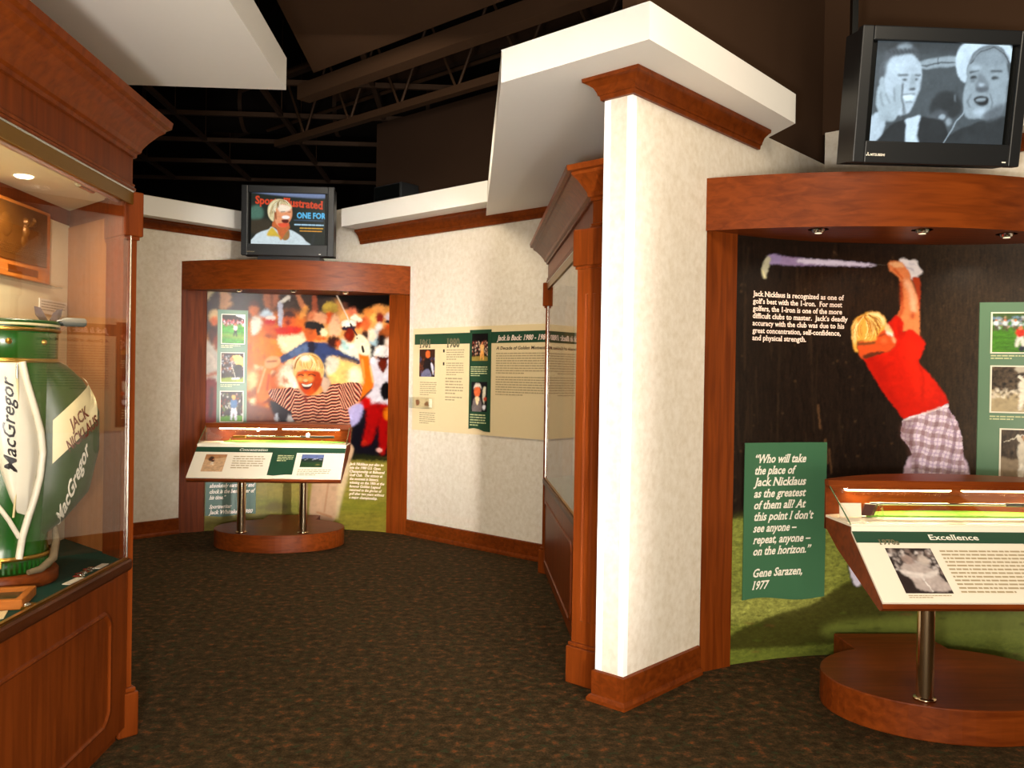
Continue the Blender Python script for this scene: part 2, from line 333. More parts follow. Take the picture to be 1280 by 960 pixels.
# ---------------------------------------------------------------- painted artwork (colour stored on a fine grid mesh)
class Art:
    def __init__(s, x0, y0, x1, y1, k, col):
        s.x0, s.y0, s.k = x0, y0, k; s.W = int((x1 - x0) * k); s.H = int((y1 - y0) * k)
        s.im = np.empty((s.H, s.W, 3)); s.im[:] = s2l(col)
        s.mask = None; s.gy, s.gx = np.mgrid[0:s.H, 0:s.W]; s.gx = s.gx / k + x0; s.gy = s.gy / k + y0
    def _blur(s, m, r):
        r = int(round(r * s.k))
        if r < 1: return m
        for _ in range(2):
            for ax in (0, 1):
                c = np.cumsum(np.concatenate([np.repeat(np.take(m, [0], ax), r + 1, ax), m, np.repeat(np.take(m, [-1], ax), r, ax)], ax), ax)
                n = m.shape[ax]; m = (np.take(c, range(2 * r + 1, 2 * r + 1 + n), ax) - np.take(c, range(0, n), ax)) / (2 * r + 1)
        return m
    def _put(s, fn, bb, col, blur, alpha=1.0, pat=None):
        p = blur * 3 + 2; k = s.k
        i0 = max(0, int((bb[0] - p - s.x0) * k)); i1 = min(s.W, int((bb[2] + p - s.x0) * k) + 2)
        j0 = max(0, int((bb[1] - p - s.y0) * k)); j1 = min(s.H, int((bb[3] + p - s.y0) * k) + 2)
        if i1 <= i0 or j1 <= j0: return
        X = s.gx[j0:j1, i0:i1]; Y = s.gy[j0:j1, i0:i1]; m = np.zeros(X.shape); d = 0.25 / k
        for dx, dy in ((-d, -d), (d, -d), (-d, d), (d, d)): m += fn(X + dx, Y + dy) * 0.25
        m = s._blur(m, blur)[..., None] * alpha
        if s.rec is not None: s.rec[j0:j1, i0:i1] = np.maximum(s.rec[j0:j1, i0:i1], m); return
        if s.mask is not None: m = m * s.mask[j0:j1, i0:i1]
        c = (s.im[j0:j1, i0:i1] * col if pat == 'mul' else s2l(col) if pat is None else pat(X, Y))
        s.im[j0:j1, i0:i1] = s.im[j0:j1, i0:i1] * (1 - m) + c * m
    def poly(s, pts, col, blur=0.0, alpha=1.0, smooth=True, pat=None):
        P = np.array(pts, float)
        if smooth:
            n = len(P); out = []
            for i in range(n):
                a, b, c, d = P[i - 1], P[i], P[(i + 1) % n], P[(i + 2) % n]
                for t in (0, .25, .5, .75):
                    out.append(.5 * (2 * b + (c - a) * t + (2 * a - 5 * b + 4 * c - d) * t * t + (3 * b - a - 3 * c + d) * t ** 3))
            P = np.array(out)
        def fn(X, Y):
            ins = np.zeros(X.shape, bool)
            for i in range(len(P)):
                (xa, ya), (xb, yb) = P[i - 1], P[i]
                if ya == yb: continue
                ins ^= ((ya > Y) != (yb > Y)) & (X < (xb - xa) * (Y - ya) / (yb - ya) + xa)
            return ins.astype(float)
        s._put(fn, (P[:, 0].min(), P[:, 1].min(), P[:, 0].max(), P[:, 1].max()), col, blur, alpha, pat)
    rec = None
    def clip(s, *polys):          # keep what follows inside these outlines; clip() lifts it
        if not polys: s.mask = None; return
        s.rec = np.zeros((s.H, s.W, 1))
        for p in polys: s.poly(p, (0, 0, 0), 0.4)
        s.mask = s.rec; s.rec = None
    def mottle(s, region, n, r0, r1, a, seed=0):      # soft uneven tone, as in an enlarged photograph
        r = random.Random(seed)
        for _ in range(n):
            x, y = r.uniform(region[0], region[2]), r.uniform(region[1], region[3]); g = r.random() < .5
            s.ell(x, y, r.uniform(r0, r1), r.uniform(r0, r1) * .5, 1.6 if g else 0.35, r0 * .5, r.uniform(0, 180), a, 'mul')
    def strands(s, root, tips, cols, n, w, bow, seed=0):
        r = random.Random(seed)
        for _ in range(n):
            u = r.uniform(0, len(tips) - 1.001); i = int(u); u -= i; tx = tips[i][0] * (1 - u) + tips[i + 1][0] * u + r.uniform(-1, 1); ty = tips[i][1] * (1 - u) + tips[i + 1][1] * u + r.uniform(-2, 1)
            rx, ry = root[0] + r.uniform(-3, 3), root[1] + r.uniform(-1, 2); dx, dy = tx - rx, ty - ry; q = bow * (1 if dx > 0 else -1) * r.uniform(.5, 1.2)
            pts = []; t0 = r.uniform(0, .5); t1 = r.uniform(.7, 1)
            for k in range(7):
                t = t0 + (t1 - t0) * k / 6; b = 4 * t * (1 - t) * q; pts.append((rx + dx * t + abs(dy) * b, ry + dy * t - abs(dx) * abs(b)))
            s.line(pts, w * r.uniform(.6, 1.5), r.choice(cols), .25, r.uniform(.4, .9))
    def warp(s, amp, size, seed=0):
        r = np.random.default_rng(seed); d = []
        for _ in range(2):
            k = int(size * s.k); q = r.standard_normal((s.H // k + 3, s.W // k + 3)); yy = np.arange(s.H) / k; xx = np.arange(s.W) / k
            i = yy.astype(int)[:, None]; j = xx.astype(int)[None, :]; u = (yy % 1)[:, None]; v = (xx % 1)[None, :]
            d.append(((q[i, j] * (1 - v) + q[i, j + 1] * v) * (1 - u) + (q[i + 1, j] * (1 - v) + q[i + 1, j + 1] * v) * u) * amp * s.k)
        J = np.clip(np.arange(s.H)[:, None] + d[0], 0, s.H - 1).astype(int); I = np.clip(np.arange(s.W)[None, :] + d[1], 0, s.W - 1).astype(int); s.im = s.im[J, I]
    def grain(s, amp, seed=0):
        r = np.random.default_rng(seed); n = r.standard_normal(s.im.shape[:2]) * .5
        for k in (3, 9):
            q = r.standard_normal((s.H // k + 2, s.W // k + 2)); n += np.repeat(np.repeat(q, k, 0), k, 1)[:s.H, :s.W] * .35
        n = s._blur(n, 1.01 / s.k); s.im *= np.clip(1 + amp * n, .4, 1.7)[..., None]
    def ell(s, cx, cy, rx, ry, col, blur=0.0, ang=0, alpha=1.0, pat=None):
        ca, sa = math.cos(R(ang)), math.sin(R(ang)); r = max(rx, ry)
        def fn(X, Y):
            u = ((X - cx) * ca + (Y - cy) * sa) / rx; v = (-(X - cx) * sa + (Y - cy) * ca) / ry
            return (u * u + v * v < 1).astype(float)
        s._put(fn, (cx - r, cy - r, cx + r, cy + r), col, blur, alpha, pat)
    def line(s, pts, w, col, blur=0.0, alpha=1.0):
        P = np.array(pts, float)
        def fn(X, Y):
            o = np.zeros(X.shape, bool)
            for i in range(len(P) - 1):
                a, b = P[i], P[i + 1]; d = b - a; t = np.clip(((X - a[0]) * d[0] + (Y - a[1]) * d[1]) / max(1e-9, d @ d), 0, 1)
                ww = w if np.isscalar(w) else w[0] + (w[1] - w[0]) * t
                o |= (X - a[0] - t * d[0]) ** 2 + (Y - a[1] - t * d[1]) ** 2 < (ww / 2) ** 2
            return o.astype(float)
        mw = w if np.isscalar(w) else max(w)
        s._put(fn, (P[:, 0].min() - mw, P[:, 1].min() - mw, P[:, 0].max() + mw, P[:, 1].max() + mw), col, blur, alpha)
    def noise(s, region, amp, sx, sy, seed=0):      # multiplies a region by smooth noise
        r = np.random.default_rng(seed); i0, j0 = [max(0, int((region[q] - (s.x0, s.y0)[q]) * s.k)) for q in (0, 1)]
        i1, j1 = int((region[2] - s.x0) * s.k), int((region[3] - s.y0) * s.k)
        sub = s.im[j0:j1, i0:i1]; n = r.random(sub.shape[:2]); kk = s.k
        for ax, r_ in ((1, sx), (0, sy)):
            q = int(r_ * kk)
            if q > 0:
                ker = np.ones(2 * q + 1) / (2 * q + 1); n = np.apply_along_axis(lambda v: np.convolve(np.pad(v, q, 'wrap'), ker, 'valid'), ax, n)
        n = (n - n.mean()) / (n.std() + 1e-9)
        sub *= np.clip(1 + amp * n, 0.1, 3)[..., None]
    def sample(s, px, py):
        x = np.clip((px - s.x0) * s.k - .5, 0, s.W - 1.001); y = np.clip((py - s.y0) * s.k - .5, 0, s.H - 1.001)
        i = x.astype(int); j = y.astype(int); u = (x - i)[..., None]; v = (y - j)[..., None]
        return (s.im[j, i] * (1 - u) + s.im[j, i + 1] * u) * (1 - v) + (s.im[j + 1, i] * (1 - u) + s.im[j + 1, i + 1] * u) * v
def art_mesh(name, nx, nz, pos, col, mat):      # pos(u,v)->xyz arrays, col(u,v)->rgb ; u right, v up
    u, v = np.meshgrid(np.linspace(0, 1, nx + 1), np.linspace(0, 1, nz + 1))
    P = pos(u, v).reshape(-1, 3); c = col(u, v).reshape(-1, 3)
    me = bpy.data.meshes.new(name); n = len(P); me.vertices.add(n); me.vertices.foreach_set('co', P.ravel().astype(np.float32))
    i = np.arange(nx)[None, :] + np.arange(nz)[:, None] * (nx + 1); F = np.stack([i, i + 1, i + nx + 2, i + nx + 1], -1).reshape(-1)
    nf = nx * nz; me.loops.add(nf * 4); me.polygons.add(nf); me.loops.foreach_set('vertex_index', F.astype(np.int32))
    me.polygons.foreach_set('loop_start', (np.arange(nf) * 4).astype(np.int32)); me.update(calc_edges=True)
    a = me.color_attributes.new('art', 'FLOAT_COLOR', 'POINT'); a.data.foreach_set('color', np.concatenate([c, np.ones((n, 1))], 1).ravel().astype(np.float32))
    me.materials.append(M[mat]); return me
def flat_art(name, art, w, h, parent, at, nx=None, label=None, mat='art', tf=None):
    """a flat print, w x h, lower-left corner at `at` in the x-z plane, facing -y; tf remaps the points"""
    def pos(u, v):
        P = np.stack([at[0] + u * w, np.full_like(u, at[1]), at[2] + v * h], -1); return tf(P) if tf else P
    x1 = art.x0 + art.W / art.k; y1 = art.y0 + art.H / art.k
    me = art_mesh(name, nx or art.W, max(2, int((nx or art.W) * h / w)), pos, lambda u, v: art.sample(art.x0 + u * (x1 - art.x0), y1 - v * (y1 - art.y0)), mat)
    o = link(name, me, parent)
    if label: o['label'] = label
    return o
def zf(x0, y0, k): return lambda *p: [(x0 + p[i] * k, y0 + p[i + 1] * k) for i in range(0, len(p), 2)]
def art_crowd():
    A = Art(246, 356, 496, 676, 1.5, (236, 172, 110)); r = random.Random(5)
    a = zf(240, 350, 260 / 1280); b = zf(300, 440, 200 / 1280); c = zf(370, 360, 130 / 1248); d = zf(250, 360, 130 / 1248)
    E_ = lambda f, x, y, rx, ry, col, bl=0.8, ang=0, k=None: A.ell(*f(x, y)[0], rx * k, ry * k, col, bl, ang)
    ka, kb, kc, kd = 260 / 1280, 200 / 1280, 130 / 1248, 130 / 1248
    A.poly([(246, 356), (420, 356), (420, 400), (246, 420)], (78, 62, 56), 4, smooth=False)
    A.poly([(395, 356), (500, 356), (500, 385), (470, 380), (455, 392), (430, 385), (420, 372), (395, 372)], (14, 9, 7), 1.5)
    # warm middle tones
    A.poly(a(340, 250, 700, 220, 700, 560, 350, 620), (226, 130, 60), 4); A.poly(a(340, 560, 640, 540, 640, 860, 360, 860), (214, 110, 44), 4)
    A.ell(*a(600, 600)[0], 14, 20, (255, 246, 222), 4); A.ell(*a(370, 620)[0], 6, 14, (255, 240, 180), 4); A.ell(*a(365, 740)[0], 4, 8, (255, 246, 200), 2)
    for _ in range(60):
        x, y = r.uniform(312, 372), r.uniform(400, 520); A.ell(x, y, r.uniform(2, 6), r.uniform(2, 7), r.choice([(240, 150, 60), (196, 92, 40), (255, 222, 180), (150, 66, 34), (250, 180, 90), (120, 60, 50)]), 1.6, r.uniform(0, 90), 0.7)
    # left edge people
    A.poly(d(40, 640, 120, 640, 210, 780, 210, 1000, 40, 1000), (226, 216, 204), 1.5); A.poly(a(60, 420, 150, 470, 160, 620, 60, 620), (222, 208, 196), 1.5)
    A.poly(a(60, 625, 155, 625, 150, 860, 55, 860), (150, 40, 38), 1); A.line(a(120, 660, 110, 840), 3, (60, 20, 20), 1)
    E_(d, 150, 560, 60, 110, (96, 56, 44), 1, 10, kd); E_(d, 190, 650, 30, 90, (150, 70, 46), 1, 0, kd)
    E_(d, 170, 330, 70, 80, (232, 200, 150), 1.2, 0, kd); E_(d, 165, 390, 50, 55, (214, 120, 72), 1, 0, kd)
    A.poly(d(60, 60, 110, 20, 170, 30, 130, 110, 60, 130), (230, 210, 170), 1.2); A.poly(d(230, 40, 320, 30, 370, 110, 340, 150, 380, 190, 240, 250), (222, 168, 120), 1.4)
    E_(d, 180, 130, 60, 90, (84, 60, 50), 1.4, 0, kd); A.line(a(70, 590, 150, 570), 3.5, (190, 100, 66), 1)
    # background heads, left of centre
    A.poly(d(770, 40, 930, 40, 900, 230, 770, 220), (190, 120, 88), 1.2); A.line(d(850, 40, 850, 220), 2, (90, 56, 46), 1)
    for x, y, rr_, cap, face in ((640, 200, 70, (110, 66, 54), (216, 126, 78)), (790, 330, 90, (206, 220, 232), (210, 112, 66)), (830, 420, 80, (206, 38, 26), (214, 104, 54)), (1060, 340, 90, (92, 48, 44), (228, 112, 58))):
        E_(d, x, y + 60, rr_ * .85, rr_, face, 1, 0, kd); A.poly([(d(x - rr_, y)[0]), d(x, y - rr_ * 0.95)[0], d(x + rr_, y)[0]], cap, 1)
    A.line(d(940, 180, 1050, 110), (3.5, 5.5), (240, 232, 220), 0.5); A.poly(d(930, 190, 985, 200, 975, 460, 940, 470), (206, 206, 220), 0.8)
    E_(d, 840, 350, 60, 26, (255, 240, 230), 0.8, 0, kd); E_(d, 800, 590, 36, 36, (120, 40, 20), 1, 0, kd); E_(d, 810, 650, 36, 26, (255, 236, 220), 1, 0, kd)
    E_(d, 1050, 410, 34, 40, (150, 50, 24), 1, 0, kd); A.poly(d(620, 350, 730, 370, 720, 480, 620, 560), (250, 242, 226), 1)
    A.poly(d(640, 600, 860, 600, 1000, 700, 900, 900, 640, 900), (232, 140, 56), 1.5); A.poly(d(930, 560, 1230, 530, 1230, 700, 1010, 780), (250, 232, 196), 1.2); A.poly(d(900, 470, 1200, 460, 1180, 540, 950, 560), (214, 56, 24), 1.2)
    # arms raised, straw hat
    A.line(c(20, 80, 80, 220), (5, 7), (206, 138, 104), 0.8); A.line(c(110, 240, 60, 330), 7, (236, 170, 100), 1); A.line(c(215, 60, 220, 260), (5, 8), (176, 100, 74), 0.8)
    E_(c, 400, 230, 90, 70, (206, 178, 96), 0.8, 0, kc); E_(c, 400, 262, 105, 22, (180, 150, 76), 0.8, 0, kc); E_(c, 400, 360, 62, 80, (222, 100, 52), 1, 0, kc)
    A.poly(c(180, 300, 340, 300, 340, 420, 150, 420), (234, 176, 140), 1.2); A.poly(c(440, 300, 530, 400, 520, 560, 380, 540), (240, 190, 156), 1.2)
    E_(c, 180, 330, 44, 50, (226, 140, 100), 1, 0, kc)
    for x, y, rx, ry, col in ((580, 210, 36, 46, (110, 70, 56)), (670, 280, 60, 50, (232, 140, 110)), (870, 290, 76, 56, (226, 150, 84)), (940, 350, 50, 50, (240, 200, 120)), (560, 340, 50, 50, (240, 190, 130)), (1000, 350, 50, 60, (150, 50, 40)), (830, 420, 60, 90, (228, 120, 76)), (1105, 270, 40, 44, (222, 160, 84)), (1105, 340, 42, 44, (220, 220, 236)), (740, 420, 50, 60, (170, 64, 34)), (990, 470, 42, 60, (220, 226, 226)), (1110, 480, 50, 60, (200, 84, 46)), (930, 600, 70, 110, (176, 204, 216)), (1060, 560, 90, 90, (160, 90, 50)), (900, 560, 60, 70, (248, 224, 200)), (820, 560, 44, 60, (60, 26, 24)), (1020, 640, 60, 90, (28, 20, 22)), (900, 760, 60, 90, (24, 14, 16)), (1100, 640, 44, 50, (240, 226, 214)), (590, 560, 40, 40, (220, 160, 110))):
        E_(c, x, y, rx, ry, col, 1.1, 0, kc)
    E_(c, 1110, 400, 52, 22, (20, 18, 40), 0.8, 0, kc)
    A.poly(c(640, 360, 700, 310, 780, 370, 770, 395, 690, 385), (250, 244, 222), 0.7); A.poly(c(545, 450, 560, 390, 690, 380, 705, 450, 640, 470), (250, 244, 230), 0.7); A.poly(c(545, 460, 700, 455, 690, 500, 560, 500), (26, 24, 52), 0.7)
    E_(c, 635, 560, 64, 80, (128, 42, 20), 0.8, 0, kc); A.poly(c(520, 620, 600, 650, 700, 640, 860, 640, 880, 840, 700, 880, 520, 760), (232, 230, 212), 1.2)
    A.poly(c(530, 600, 600, 640, 640, 720, 560, 740), (190, 222, 218), 1.2)
    # man with outstretched blue sleeves and black cap
    A.poly(a(530, 480, 620, 420, 700, 375, 760, 380, 830, 385, 900, 430, 1030, 490, 1030, 512, 930, 495, 850, 470, 850, 640, 770, 640, 690, 600, 690, 440, 610, 480, 550, 505), (64, 76, 118), 0.9)
    A.poly(a(600, 440, 700, 390, 700, 440, 620, 470), (104, 124, 160), 1); A.line(a(900, 465, 1020, 500), 3, (24, 24, 62), 0.8); A.poly(a(715, 380, 750, 385, 745, 450, 715, 440), (36, 30, 52), 0.8)
    E_(c, 180, 530, 90, 100, (206, 108, 60), 1, 0, kc); A.poly(c(110, 400, 200, 390, 330, 440, 330, 480, 290, 560, 250, 560, 240, 500, 110, 475), (30, 24, 26), 0.6); E_(c, 325, 525, 42, 50, (250, 226, 190), 0.8, 0, kc); A.line(c(250, 600, 340, 600), 4, (214, 90, 40), 1); E_(c, 450, 640, 84, 76, (60, 26, 20), 1, 0, kc); E_(c, 500, 660, 30, 40, (220, 110, 70), 1, 0, kc)
    # light patches right of the head
    A.poly(a(840, 480, 1000, 510, 1040, 560, 1040, 640, 880, 640, 830, 600), (250, 210, 140), 2.5); A.ell(*a(1000, 590)[0], 9, 12, (255, 250, 214), 2.5); A.poly(a(830, 470, 900, 490, 880, 560, 825, 570), (228, 218, 200), 1.2)
    # onlooker at right: white visor, white shirt, red trousers
    A.poly([(470, 490), (496, 480), (496, 585), (440, 585), (440, 520)], (14, 10, 24), 2)
    E_(a, 1170, 500, 44, 56, (84, 28, 16), 0.7, 0, ka); A.poly(a(1115, 440, 1130, 408, 1180, 398, 1225, 420, 1228, 462, 1120, 466), (238, 232, 226), 0.6)
    A.poly(a(1085, 490, 1150, 490, 1170, 560, 1200, 490, 1228, 500, 1228, 760, 1110, 770, 1060, 700), (226, 220, 226), 0.9); A.poly(a(1140, 500, 1200, 500, 1170, 570), (110, 40, 22), 0.6); E_(a, 1190, 680, 34, 56, (10, 8, 14), 0.8, 0, ka)
    A.poly([(461, 505), (490, 507), (490, 535), (480, 566), (474, 565), (472, 530), (464, 552), (452, 556), (457, 530)], (168, 20, 22), 1); E_(b, 1180, 490, 34, 50, (230, 140, 60), 1, 0, kb); E_(b, 1000, 400, 50, 50, (196, 40, 30), 1, 0, kb)
    A.poly([(436, 508), (452, 504), (450, 522), (440, 532), (434, 524)], (196, 186, 226), 1); E_(b, 990, 720, 24, 24, (190, 60, 46), .6, 0, kb); E_(b, 1110, 780, 26, 18, (236, 190, 180), .6, 0, kb)
    A.poly([(303, 500), (318, 505), (355, 515), (366, 530), (303, 530)], (150, 90, 70), 2); A.poly([(335, 500), (362, 508), (368, 532), (350, 530)], (44, 36, 50), 1.5); A.ell(362, 525, 4, 7, (220, 220, 226), 1); A.ell(345, 522, 2.5, 6, (210, 214, 224), .8)
    # fairway
    A.poly([(246, 571), (500, 571), (500, 680), (246, 680)], (162, 150, 74), 0.8, smooth=False); A.poly([(425, 565), (500, 572), (500, 577), (425, 574)], (40, 44, 20), 1.2, smooth=False)
    A.noise((246, 573, 496, 676), 0.09, 6, 0.7, 2); A.poly([(246, 615), (500, 628), (500, 640), (246, 632)], (140, 148, 60), 5, 0.5); A.poly([(330, 600), (430, 600), (400, 625), (330, 622)], (186, 170, 96), 4, 0.6); A.ell(345, 633, 15, 7, (120, 104, 56), 3, 0, 0.7)
    A.mottle((248, 358, 496, 570), 420, 1.5, 6, .30, 3); A.warp(.55, 2.6, 5)
    # striped golfer : trousers
    A.poly([(396, 560), (440, 556), (434, 585), (427, 612), (421, 640), (416, 652), (402, 650), (392, 645), (386, 640), (389, 610)], (226, 190, 158), 0.8); A.line([(412, 590), (405, 640)], 1.2, (190, 140, 104), .5); A.line([(396, 640), (414, 646)], 2, (206, 150, 110), .5); A.poly([(424, 590), (438, 580), (428, 620), (420, 650)], (240, 214, 176), 1)
    # arms
    A.poly(b(195, 110, 250, 110, 238, 200, 240, 260, 250, 310, 240, 350, 165, 405, 128, 330, 150, 210), (238, 140, 70), 0.6); A.line(b(200, 130, 140, 320), 1.4, (255, 220, 170), .5); A.line(b(230, 180, 215, 300), 3, (206, 90, 40), .8)
    A.poly(b(200, 60, 250, 30, 310, 40, 318, 90, 260, 128, 200, 118), (238, 176, 130), 0.5); A.line(b(215, 75, 290, 70), 1.6, (120, 44, 24), .4)
    A.poly(b(948, 5, 1018, 5, 1040, 100, 1068, 240, 1050, 300, 950, 380, 930, 320, 990, 250, 970, 130), (232, 132, 62), 0.6); A.line(b(1040, 110, 1062, 240), 1.6, (255, 220, 160), .5); A.line(b(975, 60, 990, 200), 3, (250, 170, 100), .8); A.line(b(1050, 300, 960, 385), 2, (70, 30, 26), .5)
    # striped shirt
    def stripes(ang, per, ph, wob=1.0):
        ca, sa = math.cos(R(ang)), math.sin(R(ang)); dk, lt, md = s2l((86, 22, 22)), s2l((244, 196, 168)), s2l((200, 66, 44))
        def f(X, Y):
            t = ((X * sa + Y * ca) + wob * np.sin(X * 0.18 + 1.0) + 0.5 * np.sin(X * 0.55)) / per + ph; t = t - np.floor(t)
            o = np.where((t < .34)[..., None], lt, np.where((t < .5)[..., None], md, dk)); return o
        return f
    A.poly(b(420, 300, 500, 300, 560, 345, 640, 330, 700, 270, 800, 250, 850, 330, 860, 450, 865, 585, 640, 575, 430, 545, 418, 420), (90, 20, 20), 0.3, pat=stripes(4, 3.9, 0.1))
    A.poly(b(238, 300, 330, 290, 430, 290, 425, 440, 395, 470, 240, 360), (120, 30, 24), 0.3, pat=stripes(62, 3.3, 0))
    A.poly(b(800, 255, 962, 250, 958, 372, 870, 440, 815, 450, 790, 340), (90, 20, 20), 0.3, pat=stripes(-62, 3.3, 0))
    A.line(b(600, 520, 700, 400), 1.0, (60, 14, 16), .4); A.line(b(505, 330, 530, 390), 3, (130, 40, 34), .5)
    A.poly(b(640, 200, 690, 205, 722, 245, 680, 325, 655, 285), (214, 186, 166), 0.4); A.poly(b(480, 285, 520, 330, 500, 345, 465, 300), (214, 170, 140), 0.4)
    # head
    A.poly(b(450, 160, 640, 150, 652, 235, 610, 310, 545, 348, 490, 300, 455, 230), (224, 106, 48), 0.4)
    A.clip(b(450, 160, 640, 150, 652, 235, 610, 310, 545, 348, 490, 300, 455, 230))
    A.poly(b(590, 150, 660, 150, 650, 260, 600, 320, 580, 260), (176, 66, 28), 1.2, .8); A.ell(*b(478, 215)[0], 4, 3.4, (250, 176, 110), 1); A.ell(*b(560, 212)[0], 4.2, 3.4, (248, 170, 104), 1); A.ell(*b(520, 300)[0], 7, 4, (206, 84, 36), 1.2)
    A.poly(b(508, 175, 530, 175, 542, 228, 505, 232), (246, 158, 92), .7); A.ell(*b(522, 226)[0], 2.8, 1.8, (255, 206, 160), .6); A.line(b(500, 236, 522, 242, 545, 236), 1.0, (120, 40, 18), .3)
    A.line(b(465, 184, 485, 178, 505, 186), 1.3, (84, 26, 14), .3); A.line(b(545, 182, 570, 174, 600, 186), 1.3, (84, 26, 14), .3); A.line(b(470, 172, 505, 172), 1.1, (170, 84, 40), .5); A.line(b(548, 168, 600, 170), 1.1, (170, 84, 40), .5)
    A.poly(b(488, 248, 530, 256, 580, 244, 562, 284, 530, 298, 502, 284), (90, 24, 14), .3); A.poly(b(494, 252, 530, 260, 574, 249, 560, 270, 530, 276, 504, 270), (255, 244, 232), .3); A.line(b(480, 236, 474, 262, 492, 290), .9, (150, 50, 22), .4); A.line(b(586, 232, 596, 258, 574, 292), .9, (150, 50, 22), .4); A.clip()
    A.poly(b(425, 170, 430, 90, 465, 30, 540, 5, 620, 30, 665, 110, 668, 180, 650, 205, 632, 158, 560, 145, 500, 138, 458, 155, 445, 195), (240, 204, 140), 0.5)
    A.strands(b(550, 14)[0], b(430, 170, 455, 165, 500, 146, 560, 150, 630, 160, 660, 190), [(170, 104, 44), (255, 244, 210), (226, 176, 96), (130, 74, 30), (250, 220, 150)], 60, .6, .3, 2)
    A.ell(*b(520, 50)[0], 7, 4, (255, 250, 226), 1.5)
    # glove and club
    A.poly(c(720, 560, 790, 560, 850, 620, 872, 700, 868, 800, 770, 790, 720, 730, 700, 640), (240, 234, 206), 0.4); A.poly(c(780, 700, 800, 690, 820, 760, 795, 770), (40, 24, 20), .3); A.ell(*c(730, 600)[0], 1, 1, (60, 40, 30), .3)
    A.line(c(478, 68, 650, 420), 1.5, (238, 222, 206), .25); A.line(c(650, 430, 725, 560), 2.2, (50, 34, 50), .3); A.line(c(470, 65, 510, 35), 1.2, (150, 130, 120), .3)
    A.grain(.10); q = A.im.mean(-1, keepdims=True); A.im = np.clip(q + (A.im - q) * 1.12, 0, 1) ** 1.12 * .58; return A
def art_swing():
    A = Art(905, 284, 1345, 842, 1.4, (26, 16, 10)); r = random.Random(9)
    g = zf(870, 200, 410 / 1280); h = zf(880, 480, 400 / 1280); e = zf(1020, 300, 200 / 1280); f = zf(1040, 370, 120 / 1280); w = zf(900, 640, 200 / 960)
    A.poly([(1150, 284), (1345, 284), (1345, 660), (1150, 660)], (50, 36, 22), 30, 0.9, False); A.poly([(1020, 330), (1130, 330), (1130, 380), (1000, 400)], (50, 30, 16), 14, 0.6)
    A.noise((905, 284, 1345, 660), 0.16, 1.2, 7, 1); A.noise((905, 284, 1345, 660), 0.10, 1, 1, 3)
    for _ in range(150):
        x, y = r.uniform(915, 1335), r.uniform(290, 640); A.ell(x, y, r.uniform(.5, 1.6), r.uniform(.5, 1.8), r.choice([(84, 64, 44), (70, 54, 36), (96, 70, 44)]), .6, 0, .6)
    for _ in range(26):
        x = r.uniform(915, 1050); y = r.uniform(290, 560); A.line([(x, y), (x + r.uniform(-4, 4), y + r.uniform(30, 100))], r.uniform(.8, 2), (66, 48, 32), .8, .35)
    for x, y in ((1031, 548), (1022, 505), (1036, 560)): A.line([(x, y), (x + 3, y + 30)], 1.4, (120, 84, 54), .6, .7)
    # fairway with the golfer's shadow
    A.poly([(905, 648), (1345, 640), (1345, 842), (905, 842)], (112, 120, 48), 1.5, smooth=False); A.poly([(905, 655), (1060, 660), (1040, 740), (905, 760)], (132, 138, 62), 8, .7)
    A.poly([(905, 752), (960, 738), (1000, 736), (1040, 742), (1000, 770), (905, 778)], (152, 154, 76), 5, .7); A.noise((905, 644, 1345, 842), 0.16, 2.2, .8, 6); A.noise((905, 644, 1345, 842), 0.12, .9, .6, 8)
    A.poly([(914, 792), (960, 771), (1010, 756), (1030, 745), (1045, 735), (1090, 722), (1345, 700), (1345, 775), (1200, 790), (1100, 800), (905, 812)], (50, 46, 16), 1.6, .86); A.poly([(905, 815), (1100, 806), (1345, 790), (1345, 842), (905, 842)], (92, 104, 40), 3, .55)
    A.poly([(1060, 775), (1345, 765), (1345, 800), (1060, 800)], (112, 122, 52), 4, .75)
    for _ in range(40):
        x, y = r.uniform(925, 1330), r.uniform(765, 830); A.ell(x, y, r.uniform(4, 10), 1, r.choice([(30, 34, 12), (110, 66, 40), (84, 100, 34)]), .9, 0, .5)
    # legs, shoe
    A.poly([(1136, 570), (1204, 570), (1210, 640), (1190, 720), (1150, 722), (1130, 650)], (200, 176, 196), 1); A.poly([(1063, 684), (1070, 680), (1078, 716), (1074, 731), (1066, 728), (1061, 708)], (214, 210, 232), 0.6); A.line([(1061, 690), (1060, 712), (1066, 730)], 1.5, (16, 12, 10), .4)
    # club, hands, towel-white glove
    A.poly(g(335, 375, 420, 383, 676, 402, 672, 414, 500, 410, 335, 408), (150, 128, 168), .6); A.poly(g(420, 384, 675, 403, 668, 413, 420, 402), (214, 204, 226), .6); A.poly(g(285, 368, 330, 372, 320, 404, 275, 398), (150, 132, 176), .8); A.line(g(676, 409, 756, 407), 1.0, (70, 60, 50), .3)
    A.poly(g(255, 425, 268, 385, 282, 372, 290, 385, 280, 425, 270, 460, 258, 452), (180, 176, 150), .5); A.line(g(258, 430, 268, 458), 1.6, (214, 204, 150), .4)
    A.poly(e(665, 160, 700, 142, 740, 160, 800, 160, 822, 215, 850, 255, 820, 275, 800, 305, 760, 308, 735, 260, 690, 210), (232, 224, 226), .4); A.line(e(690, 200, 780, 240), 1.4, (170, 160, 176), .5); A.line(e(740, 180, 800, 200), 1.2, (196, 190, 206), .5)
    A.poly(e(768, 300, 822, 300, 832, 400, 822, 560, 806, 560, 800, 400), (176, 58, 20), .5)
    A.poly(e(572, 188, 600, 165, 665, 168, 712, 205, 745, 262, 760, 320, 800, 420, 822, 560, 826, 700, 820, 780, 760, 730, 690, 720, 640, 640, 668, 560, 690, 440, 670, 320, 620, 262, 588, 240), (226, 128, 74), .5)
